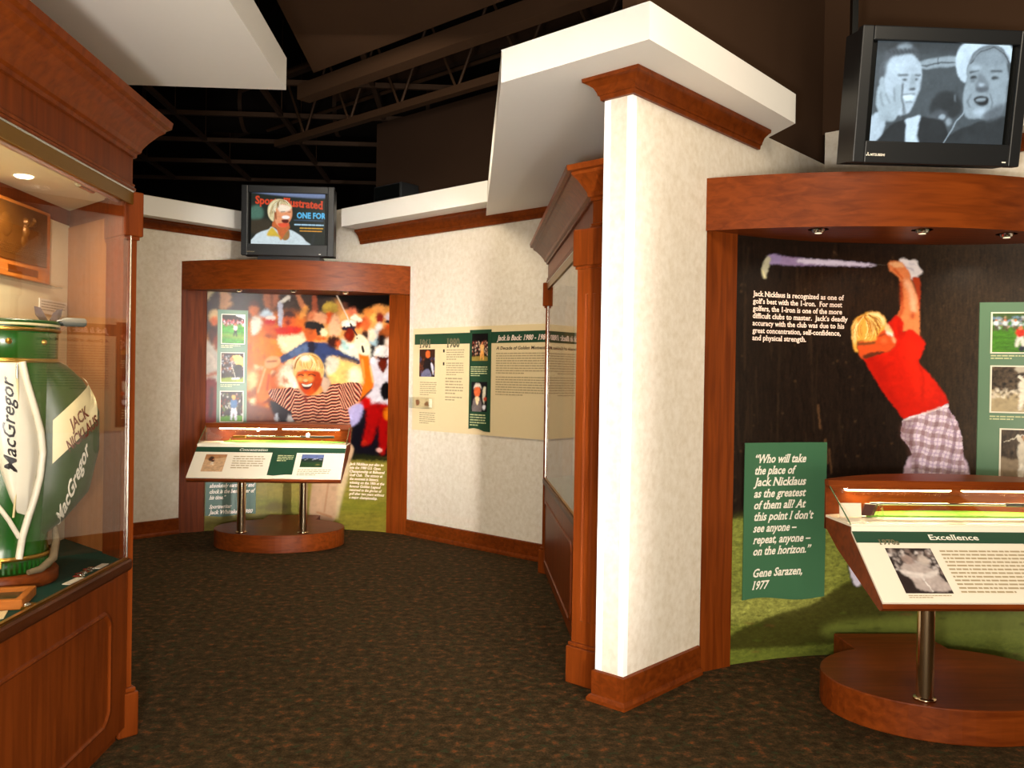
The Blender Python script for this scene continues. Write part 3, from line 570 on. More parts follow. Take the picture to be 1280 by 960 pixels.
    A.poly(e(700, 320, 750, 330, 790, 440, 800, 560, 760, 560, 740, 420), (240, 180, 140), 1.8); A.line(e(680, 330, 690, 540, 660, 620), 3.5, (180, 66, 26), 1.2); A.poly(e(580, 185, 660, 172, 700, 210, 640, 215), (240, 176, 124), .8); A.line(e(620, 230, 690, 300), 2.5, (196, 84, 34), .8); A.ell(*e(770, 600)[0], 3, 4, (190, 80, 40), 1.2)
    # red shirt
    A.poly(e(555, 690, 600, 640, 640, 600, 690, 640, 700, 690, 680, 760, 640, 800, 600, 760), (196, 24, 6), .5)
    A.poly([(1127, 415), (1137, 410), (1148, 418), (1156, 428), (1152, 441), (1148, 452), (1160, 466), (1172, 480), (1182, 495), (1184, 506), (1170, 512), (1150, 519), (1131, 523), (1120, 510), (1104, 490), (1092, 470), (1082, 452), (1078, 443), (1095, 441), (1112, 437), (1120, 425), (1116, 402), (1122, 396)], (200, 24, 4), .5)
    A.clip([(1127, 415), (1137, 410), (1148, 418), (1156, 428), (1152, 441), (1148, 452), (1160, 466), (1172, 480), (1182, 495), (1184, 506), (1170, 512), (1150, 519), (1131, 523), (1120, 510), (1104, 490), (1092, 470), (1082, 452), (1078, 443), (1095, 441), (1112, 437), (1120, 425), (1116, 402), (1122, 396)])
    A.poly([(1122, 400), (1128, 396), (1132, 408), (1128, 424), (1122, 420)], (184, 20, 4), .6); A.poly([(1130, 425), (1146, 425), (1152, 440), (1170, 488), (1150, 500), (1134, 460)], (222, 34, 8), 5, .8); A.poly([(1080, 446), (1100, 446), (1112, 480), (1130, 515), (1118, 508), (1094, 474)], (160, 14, 4), 4, .7); A.line([(1100, 462), (1118, 452)], 2, (170, 16, 4), 1.2); A.line([(1110, 485), (1125, 480)], 2, (176, 18, 4), 1.2); A.line([(1146, 448), (1154, 470), (1152, 500)], 2.5, (184, 20, 4), 1.5)
    A.clip()
    # plaid trousers
    def plaid(X, Y):
        u = (X - 1165) * .96 + (Y - 540) * .20 + .8 * np.sin(Y * .2); v = (Y - 540) * .97 - (X - 1165) * .17 + .8 * np.sin(X * .22)
        base = np.broadcast_to(s2l((226, 208, 222)), X.shape + (3,)).copy(); a1 = ((u / 13.0) % 1); b1 = ((v / 14.0) % 1)
        for t, col, m_ in ((a1 < .36, (140, 104, 126), .62), (b1 < .40, (134, 96, 96), .62), ((a1 > .62) & (a1 < .72), (180, 150, 190), .6), ((b1 > .66) & (b1 < .76), (176, 148, 186), .6)):
            q = (t * m_)[..., None]; base = base * (1 - q) + s2l(col) * q
        return base
    A.poly([(1131, 522), (1150, 517), (1170, 511), (1184, 503), (1186, 512), (1194, 522), (1202, 545), (1204, 575), (1205, 592), (1142, 592), (1140, 570), (1134, 556), (1126, 545), (1127, 530)], (226, 208, 222), .35, pat=plaid)
    A.poly([(1127, 528), (1140, 524), (1142, 545), (1148, 590), (1142, 590), (1134, 556), (1126, 545)], (96, 60, 56), 2, .6); A.line([(1186, 513), (1194, 540), (1188, 590)], 1.2, (110, 84, 110), .4); A.line([(1130, 524), (1184, 506)], 1.2, (250, 236, 236), .5)
    # head
    A.poly(f(540, 420, 700, 420, 760, 440, 800, 480, 830, 560, 850, 600, 830, 660, 740, 730, 600, 745, 500, 760, 400, 830, 340, 700, 360, 600), (206, 76, 30), .5)
    A.poly(f(700, 350, 760, 400, 800, 460, 790, 490, 700, 450), (240, 186, 130), .8); A.poly(f(720, 460, 800, 485, 800, 530, 720, 490), (250, 216, 196), .4); A.poly(f(800, 520, 848, 590, 840, 625, 800, 600), (236, 150, 104), .4); A.line(f(620, 530, 700, 500), 1.6, (110, 40, 24), .5); A.line(f(340, 640, 560, 610), 3, (110, 66, 30), .9); A.poly(f(400, 790, 560, 740, 700, 740, 560, 790, 450, 830), (90, 40, 20), .8); A.ell(*f(690, 590)[0], 4, 3, (226, 100, 50), 1.4)
    A.poly(f(262, 430, 300, 310, 400, 240, 480, 210, 560, 203, 640, 225, 700, 290, 720, 360, 690, 440, 640, 470, 590, 545, 600, 565, 520, 590, 420, 595, 345, 600, 320, 640, 340, 740, 290, 710, 268, 600), (226, 160, 66), .5)
    A.clip(f(262, 430, 300, 310, 400, 240, 480, 210, 560, 203, 640, 225, 700, 290, 720, 360, 690, 440, 640, 470, 590, 545, 600, 565, 520, 590, 420, 595, 345, 600, 320, 640, 340, 740, 290, 710, 268, 600))
    A.poly(f(470, 220, 600, 212, 690, 290, 700, 380, 640, 360, 560, 290), (246, 214, 150), 1.5); A.poly(f(270, 420, 310, 330, 340, 340, 320, 520, 300, 640, 275, 590), (240, 200, 130), 1.2)
    A.strands(f(430, 240)[0], f(275, 560, 300, 600, 345, 600, 395, 595, 440, 592, 500, 588, 560, 566, 600, 540, 650, 470, 700, 400), [(150, 84, 24), (190, 120, 40), (255, 228, 156), (246, 200, 110), (120, 66, 20), (226, 160, 66)], 90, .75, .22, 4)
    A.line(f(420, 590, 345, 600), 2, (120, 70, 26), .6)
    A.clip(); A.mottle((1080, 400, 1186, 590), 60, 2, 7, .10, 8); A.warp(.12, 3, 2); A.grain(.09); return A
def art_small(kind):
    r = random.Random(hash(kind) % 1 + len(kind) * 7 + ord(kind[0])); A = Art(0, 0, 60, 72, 1.2, (70, 60, 50)); B = lambda x, y, a, b, c, bl=.8, an=0: A.ell(x, y, a, b, c, bl, an)
    P = lambda p, c, bl=.8: A.poly(p, c, bl)
    def crowd(y0, y1, cols, n=70, s=2.2):
        for _ in range(n): B(r.uniform(0, 60), r.uniform(y0, y1), r.uniform(1, s), r.uniform(1, s * 1.3), r.choice(cols), .6)
    def figure(x, y, h, shirt, leg, skin=(200, 120, 80), swing=0):
        P([(x - h * .10, y), (x + h * .10, y), (x + h * .16, y + h * .52), (x + h * .04, y + h * .52), (x, y + h * .2), (x - h * .08, y + h * .52), (x - h * .16, y + h * .50)], leg, .5)
        P([(x - h * .14, y - h * .28), (x + h * .14, y - h * .28), (x + h * .12, y + h * .03), (x - h * .12, y + h * .03)], shirt, .5); B(x, y - h * .37, h * .075, h * .09, skin, .4)
        if swing: A.line([(x, y - h * .25), (x + h * .16 * swing, y - h * .42)], h * .08, shirt, .4); A.line([(x + h * .16 * swing, y - h * .42), (x - h * .35 * swing, y - h * .52)], .9, (230, 226, 214), .3)
    if kind == 'green':
        A.im[:] = s2l((66, 140, 44)); P([(0, 0), (60, 0), (60, 20), (0, 20)], (44, 34, 28)); P([(36, 0), (60, 0), (60, 9), (50, 5)], (230, 235, 240)); crowd(12, 27, [(190, 90, 90), (220, 200, 200), (50, 34, 30), (120, 60, 60)], 110); A.noise((0, 28, 60, 72), .15, 6, 1, 1); P([(0, 48), (60, 48), (60, 60), (0, 54)], (110, 150, 56), 3); figure(35, 36, 32, (222, 190, 190), (36, 40, 28))
    elif kind == 'yellow':
        A.im[:] = s2l((60, 44, 34)); crowd(2, 50, [(220, 190, 170), (60, 60, 90), (150, 90, 60), (30, 24, 24), (200, 200, 210)], 130); P([(0, 62), (60, 58), (60, 72), (0, 72)], (140, 160, 60)); P([(28, 8), (44, 4), (58, 14), (56, 32), (40, 28), (36, 20)], (250, 226, 120)); B(28, 14, 5, 5, (214, 130, 80)); P([(38, 28), (55, 30), (56, 60), (34, 62), (30, 50)], (34, 26, 28)); P([(28, 60), (48, 60), (46, 64), (28, 64)], (250, 240, 220)); A.line([(26, 26), (38, 62)], 1.4, (220, 210, 190), .4)
    elif kind == 'blue':
        A.im[:] = s2l((50, 40, 36)); crowd(4, 60, [(90, 60, 50), (170, 60, 60), (230, 220, 210), (30, 26, 26), (120, 130, 70)], 130); P([(0, 60), (60, 58), (60, 72), (0, 72)], (96, 150, 60)); figure(35, 36, 58, (74, 112, 160), (220, 220, 226), (190, 130, 70)); B(34, 12, 5, 5, (214, 170, 90))
    elif kind == 'red':
        A.im[:] = s2l((70, 128, 30)); P([(0, 0), (60, 0), (60, 14), (0, 14)], (70, 96, 50)); crowd(6, 26, [(214, 226, 230), (60, 50, 40), (120, 150, 190), (190, 160, 130)], 90); A.noise((0, 26, 60, 72), .12, 5, 1, 2)
        for x in (4, 16, 30, 46, 56): figure(x, 20, 22, r.choice([(214, 226, 234), (90, 110, 150), (50, 44, 36)]), (80, 70, 60))
        figure(36, 40, 38, (206, 44, 24), (226, 222, 214)); figure(57, 44, 44, (120, 130, 110), (60, 80, 70)); B(38, 64, 4, 6, (40, 44, 60))
    if kind in ('sepia', 'sepia2', 'embrace', 'sandy', 'night', 'trophy', 'brownman', 'lake', 'keepsake'):
        if kind == 'sepia':
            A.im[:] = s2l((176, 158, 122)); P([(0, 0), (60, 0), (60, 34), (0, 36)], (70, 56, 42)); A.noise((0, 0, 60, 36), .4, 2, 2, 4); P([(30, 0), (44, 0), (40, 8), (32, 6)], (190, 180, 160)); crowd(34, 48, [(232, 222, 200), (90, 76, 60), (214, 200, 176)], 90); figure(44, 38, 56, (236, 228, 208), (236, 228, 208), (150, 110, 80), -1)
        if kind == 'sepia2':
            A.im[:] = s2l((142, 124, 100)); P([(0, 0), (60, 0), (60, 30), (0, 32)], (66, 52, 40)); A.noise((0, 0, 60, 32), .3, 2, 3, 4); figure(36, 36, 70, (206, 196, 176), (222, 214, 196), (170, 130, 100), -1); A.line([(4, 14), (30, 6)], 1, (210, 200, 180), .3)
        if kind == 'embrace':
            A.im[:] = s2l((44, 34, 32)); crowd(2, 40, [(210, 200, 196), (40, 30, 28), (120, 104, 98), (170, 160, 156)], 90, 4); P([(8, 30), (26, 22), (44, 30), (56, 50), (58, 66), (20, 66), (14, 48)], (176, 162, 156)); B(22, 18, 7, 8, (150, 130, 122)); B(42, 18, 7, 8, (190, 176, 166)); P([(6, 34), (34, 40), (52, 34), (50, 42), (30, 48), (10, 44)], (206, 196, 190)); A.line([(30, 48), (34, 68)], 1.4, (230, 224, 220), .4)
        if kind == 'sandy':
            A.im[:] = s2l((196, 158, 120)); P([(0, 0), (60, 0), (60, 10), (0, 20)], (170, 120, 80)); B(18, 18, 8, 10, (60, 34, 24)); figure(24, 30, 26, (70, 40, 30), (214, 200, 176)); A.noise((0, 30, 60, 72), .1, 4, 1, 3)
        if kind == 'night':
            A.im[:] = s2l((10, 8, 12)); crowd(20, 58, [(226, 180, 150), (150, 60, 40), (250, 220, 200), (120, 40, 30)], 90); P([(0, 60), (60, 60), (60, 72), (0, 72)], (150, 130, 60)); figure(38, 42, 46, (240, 190, 120), (240, 170, 80))
        if kind == 'trophy':
            A.im[:] = s2l((16, 14, 24)); P([(4, 72), (8, 42), (24, 34), (36, 42), (38, 72)], (124, 112, 112)); B(22, 22, 12, 14, (228, 110, 60), .8); P([(8, 18), (14, 4), (32, 4), (38, 18), (32, 12), (14, 12)], (222, 214, 200)); P([(44, 14), (54, 12), (52, 34), (48, 52), (42, 36)], (232, 226, 200)); B(48, 60, 6, 6, (240, 240, 246)); B(52, 40, 6, 5, (190, 70, 40)); P([(14, 36), (22, 56), (30, 38)], (250, 220, 170))
        if kind == 'brownman':
            A.im[:] = s2l((60, 34, 24)); crowd(20, 70, [(120, 60, 36), (40, 30, 34), (80, 80, 120)], 60, 4); B(32, 12, 9, 10, (206, 96, 40)); P([(18, 30), (32, 22), (46, 32), (48, 60), (16, 60)], (24, 18, 22)); P([(10, 60), (30, 50), (44, 60), (44, 72), (10, 72)], (110, 110, 140)); P([(44, 34), (54, 44), (54, 66), (46, 50)], (206, 206, 220))
        if kind == 'lake':
            A.im[:] = s2l((40, 66, 36)); P([(0, 0), (60, 0), (60, 30), (0, 30)], (96, 110, 160)); P([(0, 26), (20, 20), (40, 24), (60, 20), (60, 40), (0, 40)], (28, 40, 36)); B(46, 56, 6, 4, (120, 110, 60)); crowd(20, 30, [(190, 186, 200)], 10)
        if kind == 'keepsake':
            A.im[:] = s2l((226, 200, 150)); P([(4, 16), (14, 10), (18, 40), (8, 60)], (150, 90, 50)); P([(34, 40), (44, 20), (50, 54), (36, 60)], (150, 96, 50)); P([(50, 2), (60, 2), (60, 70), (50, 70)], (250, 240, 214))
    A.mottle((0, 0, 60, 72), 90 if kind != 'keepsake' else 10, 1, 4, .28, 3); A.warp(.5, 3, 1); A.grain(.12); return A
def txt_blocks(A, x0, y0, x1, h, n, col, r):
    x = x0
    while x < x1:
        l = r.uniform(1.5, 4) * h; A.line([(x, y0), (min(x1, x + l), y0)], h, col, .4); x += l + h
def art_tv_cover():
    A = Art(0, 0, 840, 620, 0.5, (26, 34, 28)); r = random.Random(2)
    P = lambda p, c, bl=6: A.poly(p, c, bl); B = lambda x, y, a, b, c, bl=6, an=0: A.ell(x, y, a, b, c, bl, an)
    P([(0, 0), (840, 0), (840, 70), (400, 60), (0, 20)], (116, 132, 168), 8); B(60, 260, 80, 90, (74, 112, 96), 14); P([(0, 340), (220, 340), (200, 480), (0, 480)], (58, 50, 36), 16)
    tm = text_mb('Sports Illustrated', 90, 770, 0.035)
    for f_ in tm.f: A.poly([(45 + tm.v[i][0], 150 - tm.v[i][2] + tm.v[i][0] * .06) for i in f_], (232, 74, 34), 1.2, smooth=False)
    tm = text_mb('ONE FOR', 66, 330, 0.05, serif=False)
    for f_ in tm.f: A.poly([(520 + tm.v[i][0], 306 - tm.v[i][2]) for i in f_], (90, 190, 240), 1, smooth=False)
    A.line([(490, 330), (820, 330)], 6, (90, 130, 180), 4, .6); txt_blocks(A, 500, 380, 820, 16, 1, (170, 206, 230), r); txt_blocks(A, 560, 418, 820, 12, 1, (220, 170, 60), r); txt_blocks(A, 560, 450, 810, 12, 1, (214, 150, 50), r)
    A.line([(720, 480), (690, 620)], 8, (60, 70, 90), 10, .5)
    P([(30, 620), (40, 520), (110, 470), (200, 440), (240, 410), (340, 470), (440, 440), (560, 500), (620, 560), (640, 620)], (206, 220, 224), 4); P([(240, 410), (290, 430), (340, 560), (430, 440), (440, 400), (400, 330), (270, 330)], (196, 100, 50), 4); P([(230, 420), (270, 440), (350, 550), (300, 520), (180, 510)], (214, 180, 60), 6)
    P([(360, 540), (430, 440), (440, 520), (400, 560)], (150, 110, 60), 4)
    P([(265, 300), (262, 180), (300, 140), (400, 130), (455, 180), (468, 270), (450, 330), (420, 370), (400, 400), (330, 410), (285, 370)], (228, 150, 104), 4); P([(300, 160), (430, 170), (440, 220), (330, 240)], (250, 232, 206), 8); B(395, 300, 46, 20, (255, 246, 240), 4); P([(350, 330), (420, 325), (430, 350), (400, 375), (360, 360)], (90, 24, 16), 4); A.line([(340, 240), (385, 236)], 8, (90, 50, 34), 3); A.line([(420, 240), (450, 240)], 8, (90, 50, 34), 3); P([(310, 370), (430, 370), (400, 410), (330, 410)], (226, 84, 50), 5)
    P([(190, 260), (195, 180), (240, 120), (310, 95), (390, 110), (450, 160), (462, 200), (420, 165), (340, 150), (290, 190), (275, 250), (262, 290), (255, 350), (215, 320)], (222, 208, 160), 4); P([(270, 300), (262, 230), (285, 240), (290, 330)], (150, 80, 44), 5)
    A.strands((330, 105), [(195, 260), (215, 310), (260, 300), (280, 240), (340, 160), (440, 170)], [(246, 236, 200), (170, 140, 90), (120, 90, 50)], 40, 6, .2, 1); A.mottle((180, 100, 640, 620), 50, 14, 40, .14, 3); A.grain(.08)
    return A
def art_tv_men():
    A = Art(0, 0, 760, 570, 0.5, (92, 102, 108)); P = lambda p, c, bl=4: A.poly(p, c, bl); B = lambda x, y, a, b, c, bl=5, an=0: A.ell(x, y, a, b, c, bl, an); L = lambda p, w, c, bl=3: A.line(p, w, c, bl)
    g = lambda v: (int(v * .90), int(v * .99), min(255, int(v * 1.05)))
    P([(0, 0), (760, 0), (760, 60), (0, 80)], g(84), 20); P([(240, 125), (500, 85), (500, 130), (240, 165)], g(176), 3); L([(240, 150), (500, 112)], 6, g(90), 2); L([(345, 105), (345, 140)], 5, g(80), 2)
    B(410, 360, 90, 80, g(74), 8); B(380, 420, 50, 40, g(110), 8); B(395, 418, 20, 14, g(190), 4); B(440, 440, 20, 20, g(170), 6); L([(455, 300), (460, 330)], 5, g(160), 3)
    # dark suits
    P([(60, 570), (110, 470), (200, 430), (300, 420), (400, 440), (440, 500), (460, 570)], g(66), 5); P([(430, 570), (500, 480), (600, 440), (760, 400), (760, 570)], g(72), 5); P([(0, 570), (0, 420), (60, 410), (80, 470), (30, 570)], g(206), 5)
    P([(205, 570), (200, 470), (230, 420), (270, 415), (260, 470), (265, 570)], g(226), 4); L([(420, 560), (520, 370)], 6, g(190), 2)
    # left man
    P([(30, 180), (60, 110), (130, 70), (200, 85), (245, 140), (255, 230), (245, 300), (215, 370), (180, 410), (110, 400), (60, 330)], g(208), 4); P([(20, 190), (40, 100), (90, 50), (150, 35), (215, 60), (245, 130), (200, 95), (130, 100), (80, 110), (60, 180), (40, 250)], g(110), 6); B(150, 50, 40, 16, g(170), 8); B(120, 160, 60, 40, g(228), 16)
    for x in range(60, 240, 22): L([(x, 60 + abs(x - 140) * .2), (x + 14, 84)], 6, g(80), 3)
    L([(130, 205), (175, 200)], 9, g(100), 3); L([(215, 200), (245, 198)], 9, g(100), 3); B(160, 225, 14, 6, g(90), 3); B(225, 222, 12, 6, g(90), 3); P([(195, 200), (212, 200), (232, 270), (190, 275)], g(190), 5); B(212, 275, 18, 8, g(110), 4)
    P([(165, 310), (225, 305), (215, 335), (180, 340)], g(236), 3); L([(160, 303), (230, 300)], 5, g(80), 3); L([(175, 345), (215, 342)], 5, g(110), 3); B(40, 250, 16, 36, g(190), 5); L([(150, 240), (165, 360), (190, 430)], 5, g(96), 4)
    # hand held to the cheek
    P([(10, 290), (30, 260), (60, 290), (100, 320), (110, 260), (135, 250), (150, 300), (150, 380), (130, 440), (70, 450), (30, 400)], g(196), 4); L([(105, 270), (112, 350)], 4, g(120), 3); L([(60, 300), (90, 360)], 4, g(120), 3); L([(30, 300), (60, 370)], 4, g(130), 3); L([(150, 250), (156, 340), (180, 430)], 5, g(70), 3)
    P([(190, 440), (220, 425), (260, 420), (250, 450), (210, 470)], g(230), 3)
    # right man with pale hat
    P([(440, 150), (445, 80), (490, 20), (560, 0), (700, 0), (760, 40), (760, 120), (700, 40), (600, 30), (540, 70), (510, 150), (505, 230), (470, 200)], g(226), 4); P([(520, 120), (560, 50), (640, 25), (720, 60), (750, 120), (640, 150), (540, 170)], g(150), 6)
    P([(505, 240), (520, 130), (600, 90), (700, 100), (745, 150), (750, 260), (740, 350), (700, 400), (600, 420), (530, 410), (505, 330)], g(176), 5); L([(525, 130), (580, 60), (650, 38), (720, 70), (752, 120)], 5, g(60), 2); P([(540, 110), (600, 60), (680, 60), (730, 120), (640, 140)], g(164), 10)
    L([(525, 180), (575, 165)], 9, g(80), 4); L([(650, 168), (710, 160)], 9, g(80), 4); B(548, 208, 24, 9, g(84), 4); B(676, 200, 24, 9, g(84), 4); B(548, 224, 20, 6, g(140), 4); P([(580, 190), (612, 190), (640, 262), (570, 270)], g(150), 6); B(604, 262, 36, 16, g(120), 6); B(600, 240, 14, 10, g(206), 6)
    P([(560, 315), (600, 300), (650, 310), (640, 345), (590, 350)], g(60), 4); P([(575, 318), (630, 312), (625, 326), (585, 330)], g(176), 3); L([(545, 290), (530, 330), (545, 360)], 5, g(110), 4); L([(655, 285), (680, 320), (670, 360)], 5, g(110), 4); B(610, 385, 50, 20, g(206), 10); P([(640, 380), (740, 330), (730, 400), (640, 430)], g(130), 10); B(560, 150, 30, 14, g(200), 10)
    A.mottle((0, 0, 760, 570), 60, 20, 60, .12, 3); A.warp(4, 40, 1); A.grain(.08); A.im = np.clip(A.im * 1.25, 0, 1) ** 1.22
    return A

# ---------------------------------------------------------------- the setting
s_ = struct
s_('floor', MB().box(-7, 7, -4, 14, -0.05, 0), 'carpet', 'dark brown and rust flecked carpet floor', 'floor')
s_('ceiling', MB().box(-7, 7, -4, 18, 5.6, 5.7), 'black_ceiling', 'black painted open ceiling high above the exhibits', 'ceiling')
def wall_run(name, a, b, th, z0, z1, mat, label, side=1):
    a, b = Vector(a), Vector(b); d = (b - a).normalized(); n = Vector((-d.y, d.x)) * side * th
    return s_(name, MB().prism([tuple(a), tuple(b), tuple(b + n), tuple(a + n)], z0, z1), mat, label, 'wall')
LC, RC = -1.725, 2.41           # centres of the two alcoves
LF, RF = 8.76, 4.67             # their front lines
# partition beside the right alcove (runs 45 degrees), its end faces the viewer
PA, PB, PC = (0.66, 4.275), (0.775, 4.16), (2.40, 5.785)
s_('wall_partition', MB().prism([PA, PB, PC, (2.40, 6.015)], 0, 3.085), 'paper', 'cream mottled wallpaper partition ending beside the fluted case', 'wall')
s_('wall_partition_upper', MB().prism([(0.74, 4.295), (0.80, 4.235), (2.44, 5.875), (2.40, 5.955)], 3.07, 5.6), 'dark_wall', 'dark brown wall rising above the white soffit at right', 'wall')
wall_run('wall_near_right', PC, (5.2, 2.985), 0.16, 0, 3.30, 'paper', 'cream wallpaper wall running right behind the red shirt mural')
wall_run('wall_near_right_upper', (2.40, 5.845), (5.2, 3.045), 0.12, 3.30, 5.6, 'dark_wall', 'dark brown wall above the wallpaper behind the large television')
wall_run('wall_far_left', (-7.2, 4.415), (LC, 9.89), 0.16, 0, 3.30, 'paper', 'cream wallpaper wall left of the crowd mural')
wall_run('wall_far_right', (LC, 9.905), (1.6, 6.58), 0.16, 0, 3.42, 'paper', 'cream wallpaper wall right of the crowd mural behind the timeline')
wall_run('wall_far_right_upper', (-1.0, 9.21), (1.6, 6.61), 0.12, 3.42, 4.25, 'dark_wall2', 'dark brown wall strip above the far right wallpaper wall')
s_('wall_back', MB().box(-7, 7, -4.1, -4, 0, 3.4), 'paper', 'wallpaper wall behind the viewer', 'wall')
s_('wall_outer_left', MB().box(-7.1, -7, -4, 14, 0, 5.6), 'dark_wall', 'dark wall of the hall at far left', 'wall')
s_('wall_outer_right', MB().box(5.4, 5.5, -4, 14, 0, 5.6), 'dark_wall', 'dark wall of the hall at far right', 'wall')
s_('wall_outer_far', MB().box(-7, 7, 17, 17.1, 0, 5.6), 'black_ceiling', 'black wall of the hall beyond the alcoves', 'wall')
s_('wall_outer_far_side', MB().box(-7.1, -7, 14, 17, 0, 5.6), 'black_ceiling', 'black side wall beyond the alcoves', 'wall')
# crown and base profiles (out, z)
CROWN = [(0, 2.98), (0.018, 2.98), (0.022, 3.0), (0.028, 3.000), (0.032, 3.012), (0.045, 3.032), (0.066, 3.046), (0.074, 3.050), (0.084, 3.053), (0.086, 3.068), (0, 3.068)]
BASE = [(0, 0), (0.034, 0), (0.034, 0.018), (0.024, 0.032), (0.016, 0.036), (0.016, 0.150), (0, 0.155)]
def up(prof, z0, z1): return [(o * 1.15, z0 + (z - 2.98) / 0.088 * (z1 - z0)) for o, z in prof]
Z = (0.7675 - 0.03, 4.3525)
s_('baseboard_partition', MB().sweep(BASE, [(0.70, 4.315), PA, PB, (1.279, 4.664)], -1), 'wood_y', 'cherry baseboard wrapping the foot of the partition end', 'baseboard')
s_('trim_1', MB().sweep([(o, 2.98 + (z - 2.98) * 1.18) for o, z in CROWN], [(0.68, 4.295), PA, PB, (1.70, 5.085)], -1), 'wood_y', 'cherry crown moulding round the top of the partition', 'crown moulding')
s_('baseboard_far_left', MB().sweep(BASE, [(-6.9, 4.715), (-2.857, 8.758)], -1), 'wood_y', 'cherry baseboard left of the crowd mural', 'baseboard')
s_('baseboard_far_right', MB().sweep(BASE, [(-0.593, 8.773), (0.89, 7.29)], -1), 'wood_y', 'cherry baseboard right of the crowd mural', 'baseboard')
s_('baseboard_near_right', MB().sweep(BASE, [(3.545, 4.64), (5.1, 3.085)], -1), 'wood_y', 'cherry baseboard right of the red shirt mural', 'baseboard')
s_('trim_2', MB().sweep(CROWN, [(-6.9, 4.715), (-2.05, 9.565)], -1), 'wood_y', 'cherry crown rail along the far left wall', 'crown moulding')
s_('trim_3', MB().sweep(up(CROWN, 3.0, 3.144), [(-1.16, 9.34), (1.4, 6.78)], -1), 'wood_y', 'cherry crown rail along the far right wall', 'crown moulding')
s_('trim_4', MB().sweep(CROWN, [(3.05, 5.135), (5.1, 3.085)], -1), 'wood_y', 'cherry crown rail right of the large television', 'crown moulding')
# white soffits
s_('trim_5', MB().prism([(0.143, 4.373), (0.765, 3.748), (1.852, 4.888), (1.80, 5.185), (1.60, 6.4), (0.96, 7.18), (0.143, 7.995)], 3.085, 3.252), 'soffit', 'white soffit over the partition and the right display case', 'soffit')
s_('trim_6', MB().prism([(-0.963, 4.545), (-0.963, -3.9), (-2.8, -3.9), (-2.8, 4.545)], 3.07, 3.235), 'soffit', 'white soffit over the left display case', 'soffit')
s_('trim_7', MB().prism([(-6.9, 4.72), (-6.76, 4.58), (-1.97, 9.33), (-2.12, 9.48)], 3.07, 3.25), 'soffit', 'white ledge along the far left wall', 'soffit')
s_('trim_8', MB().prism([(-1.13, 9.31), (-1.34, 9.10), (0.145, 7.615), (0.145, 8.02)], 3.145, 3.33), 'soffit', 'white ledge along the far right wall', 'soffit')
s_('trim_9', MB().prism([(3.08, 5.10), (2.92, 4.93), (4.9, 2.95), (5.07, 3.11)], 3.07, 3.25), 'soffit', 'white ledge along the wall right of the large television', 'soffit')
# vinyl corner guards on the partition end
for nm, c, d1, d2, lb in (('trim_10', PB, (-Q, Q), (Q, Q), 'right'), ('trim_11', PA, (Q, -Q), (Q, Q), 'left')):
    o_ = (Vector((-Q, -Q)) + (Vector((Q, -Q)) if lb == 'right' else Vector((-Q, Q)))) * 0.003
    c = Vector(c); a = c + Vector(d1) * 0.034; b = c + Vector(d2) * 0.034
    s_(nm, MB().prism([tuple(a), tuple(c), tuple(b), tuple(b + o_), tuple(c + o_), tuple(a + o_)], 0.156, 2.978), 'guard', f'clear vinyl corner guard on the {lb} edge of the partition end', 'corner guard')

# ---------------------------------------------------------------- alcove surrounds, murals
PROFS = {}
def alcove(cx, fy, lb):
    H_, IN = 1.13, 0.915
    t = thing('alcove_surround', lb, 'alcove frame', (cx, fy, 0))
    n = 72; bow = 0.28
    f = [(-H_ + 2 * H_ * i / n) for i in range(n + 1)]
    front = [(x, -bow * (1 - (x / H_) ** 2)) for x in f]
    back = [(x, y + 0.03) for x, y in front][::-1]
    part('header', MB().prism(front + back, 2.42, 2.705), 'wood_h', t)
    part('header_top', MB().prism([(x, y + 0.02) for x, y in front] + [(H_, 0.10), (0.6, 0.40), (-0.6, 0.40), (-H_, 0.10)], 2.68, 2.70), 'wood_h', t)
    part('soffit_panel', MB().prism([(x, y + 0.02) for x, y in front] + [(H_, 0.08), (IN, 0.13), (0.5, 0.31), (-0.5, 0.31), (-IN, 0.13), (-H_, 0.08)], 2.424, 2.45), 'wood_h', t, 'dark underside with small lamps')
    for s in (-1, 1):
        o = part('post', MB().prism([(s * H_, 0.0), (s * IN, 0.11), (s * IN, 0.16), (s * H_, 0.08)], 0, 2.424), 'wood', t)
    for x in (-0.54, 0.0, 0.50):
        y = -bow * (1 - (x / H_) ** 2) + 0.12
        r = part('puck_light', MB().lathe([(0.0, 2.405), (0.022, 2.405), (0.03, 2.41), (0.034, 2.424), (0.055, 2.424)], (x, y, 0), 16), 'steel', t)
        part('lens', MB().lathe([(0, 2.4045), (0.018, 2.4045), (0.018, 2.403), (0, 2.403)], (x, y, 0), 12), 'lamp_dim', r)
        spot('puck_lamp', (cx + x, fy + y, 2.39), (cx + x * 1.1, fy + 0.30, 1.2), 9, WARM, 120, 0.9, 0.02)
    return t
alcove(LC, LF, 'cherry wood surround with bowed header around the distant crowd mural')
alcove(RC, RF, 'cherry wood surround with bowed header around the near red shirt mural')
MH = 0.915
def bulge(s): return 0.2 * (1 - (s / MH) ** 2)
def on_mural(d):           # (s, 0, z) -> on the curved face, d proud of it
    return lambda x, y, z: (x, bulge(x) - d - y * 0, z)
def densify(mb, step=0.05):
    return mb
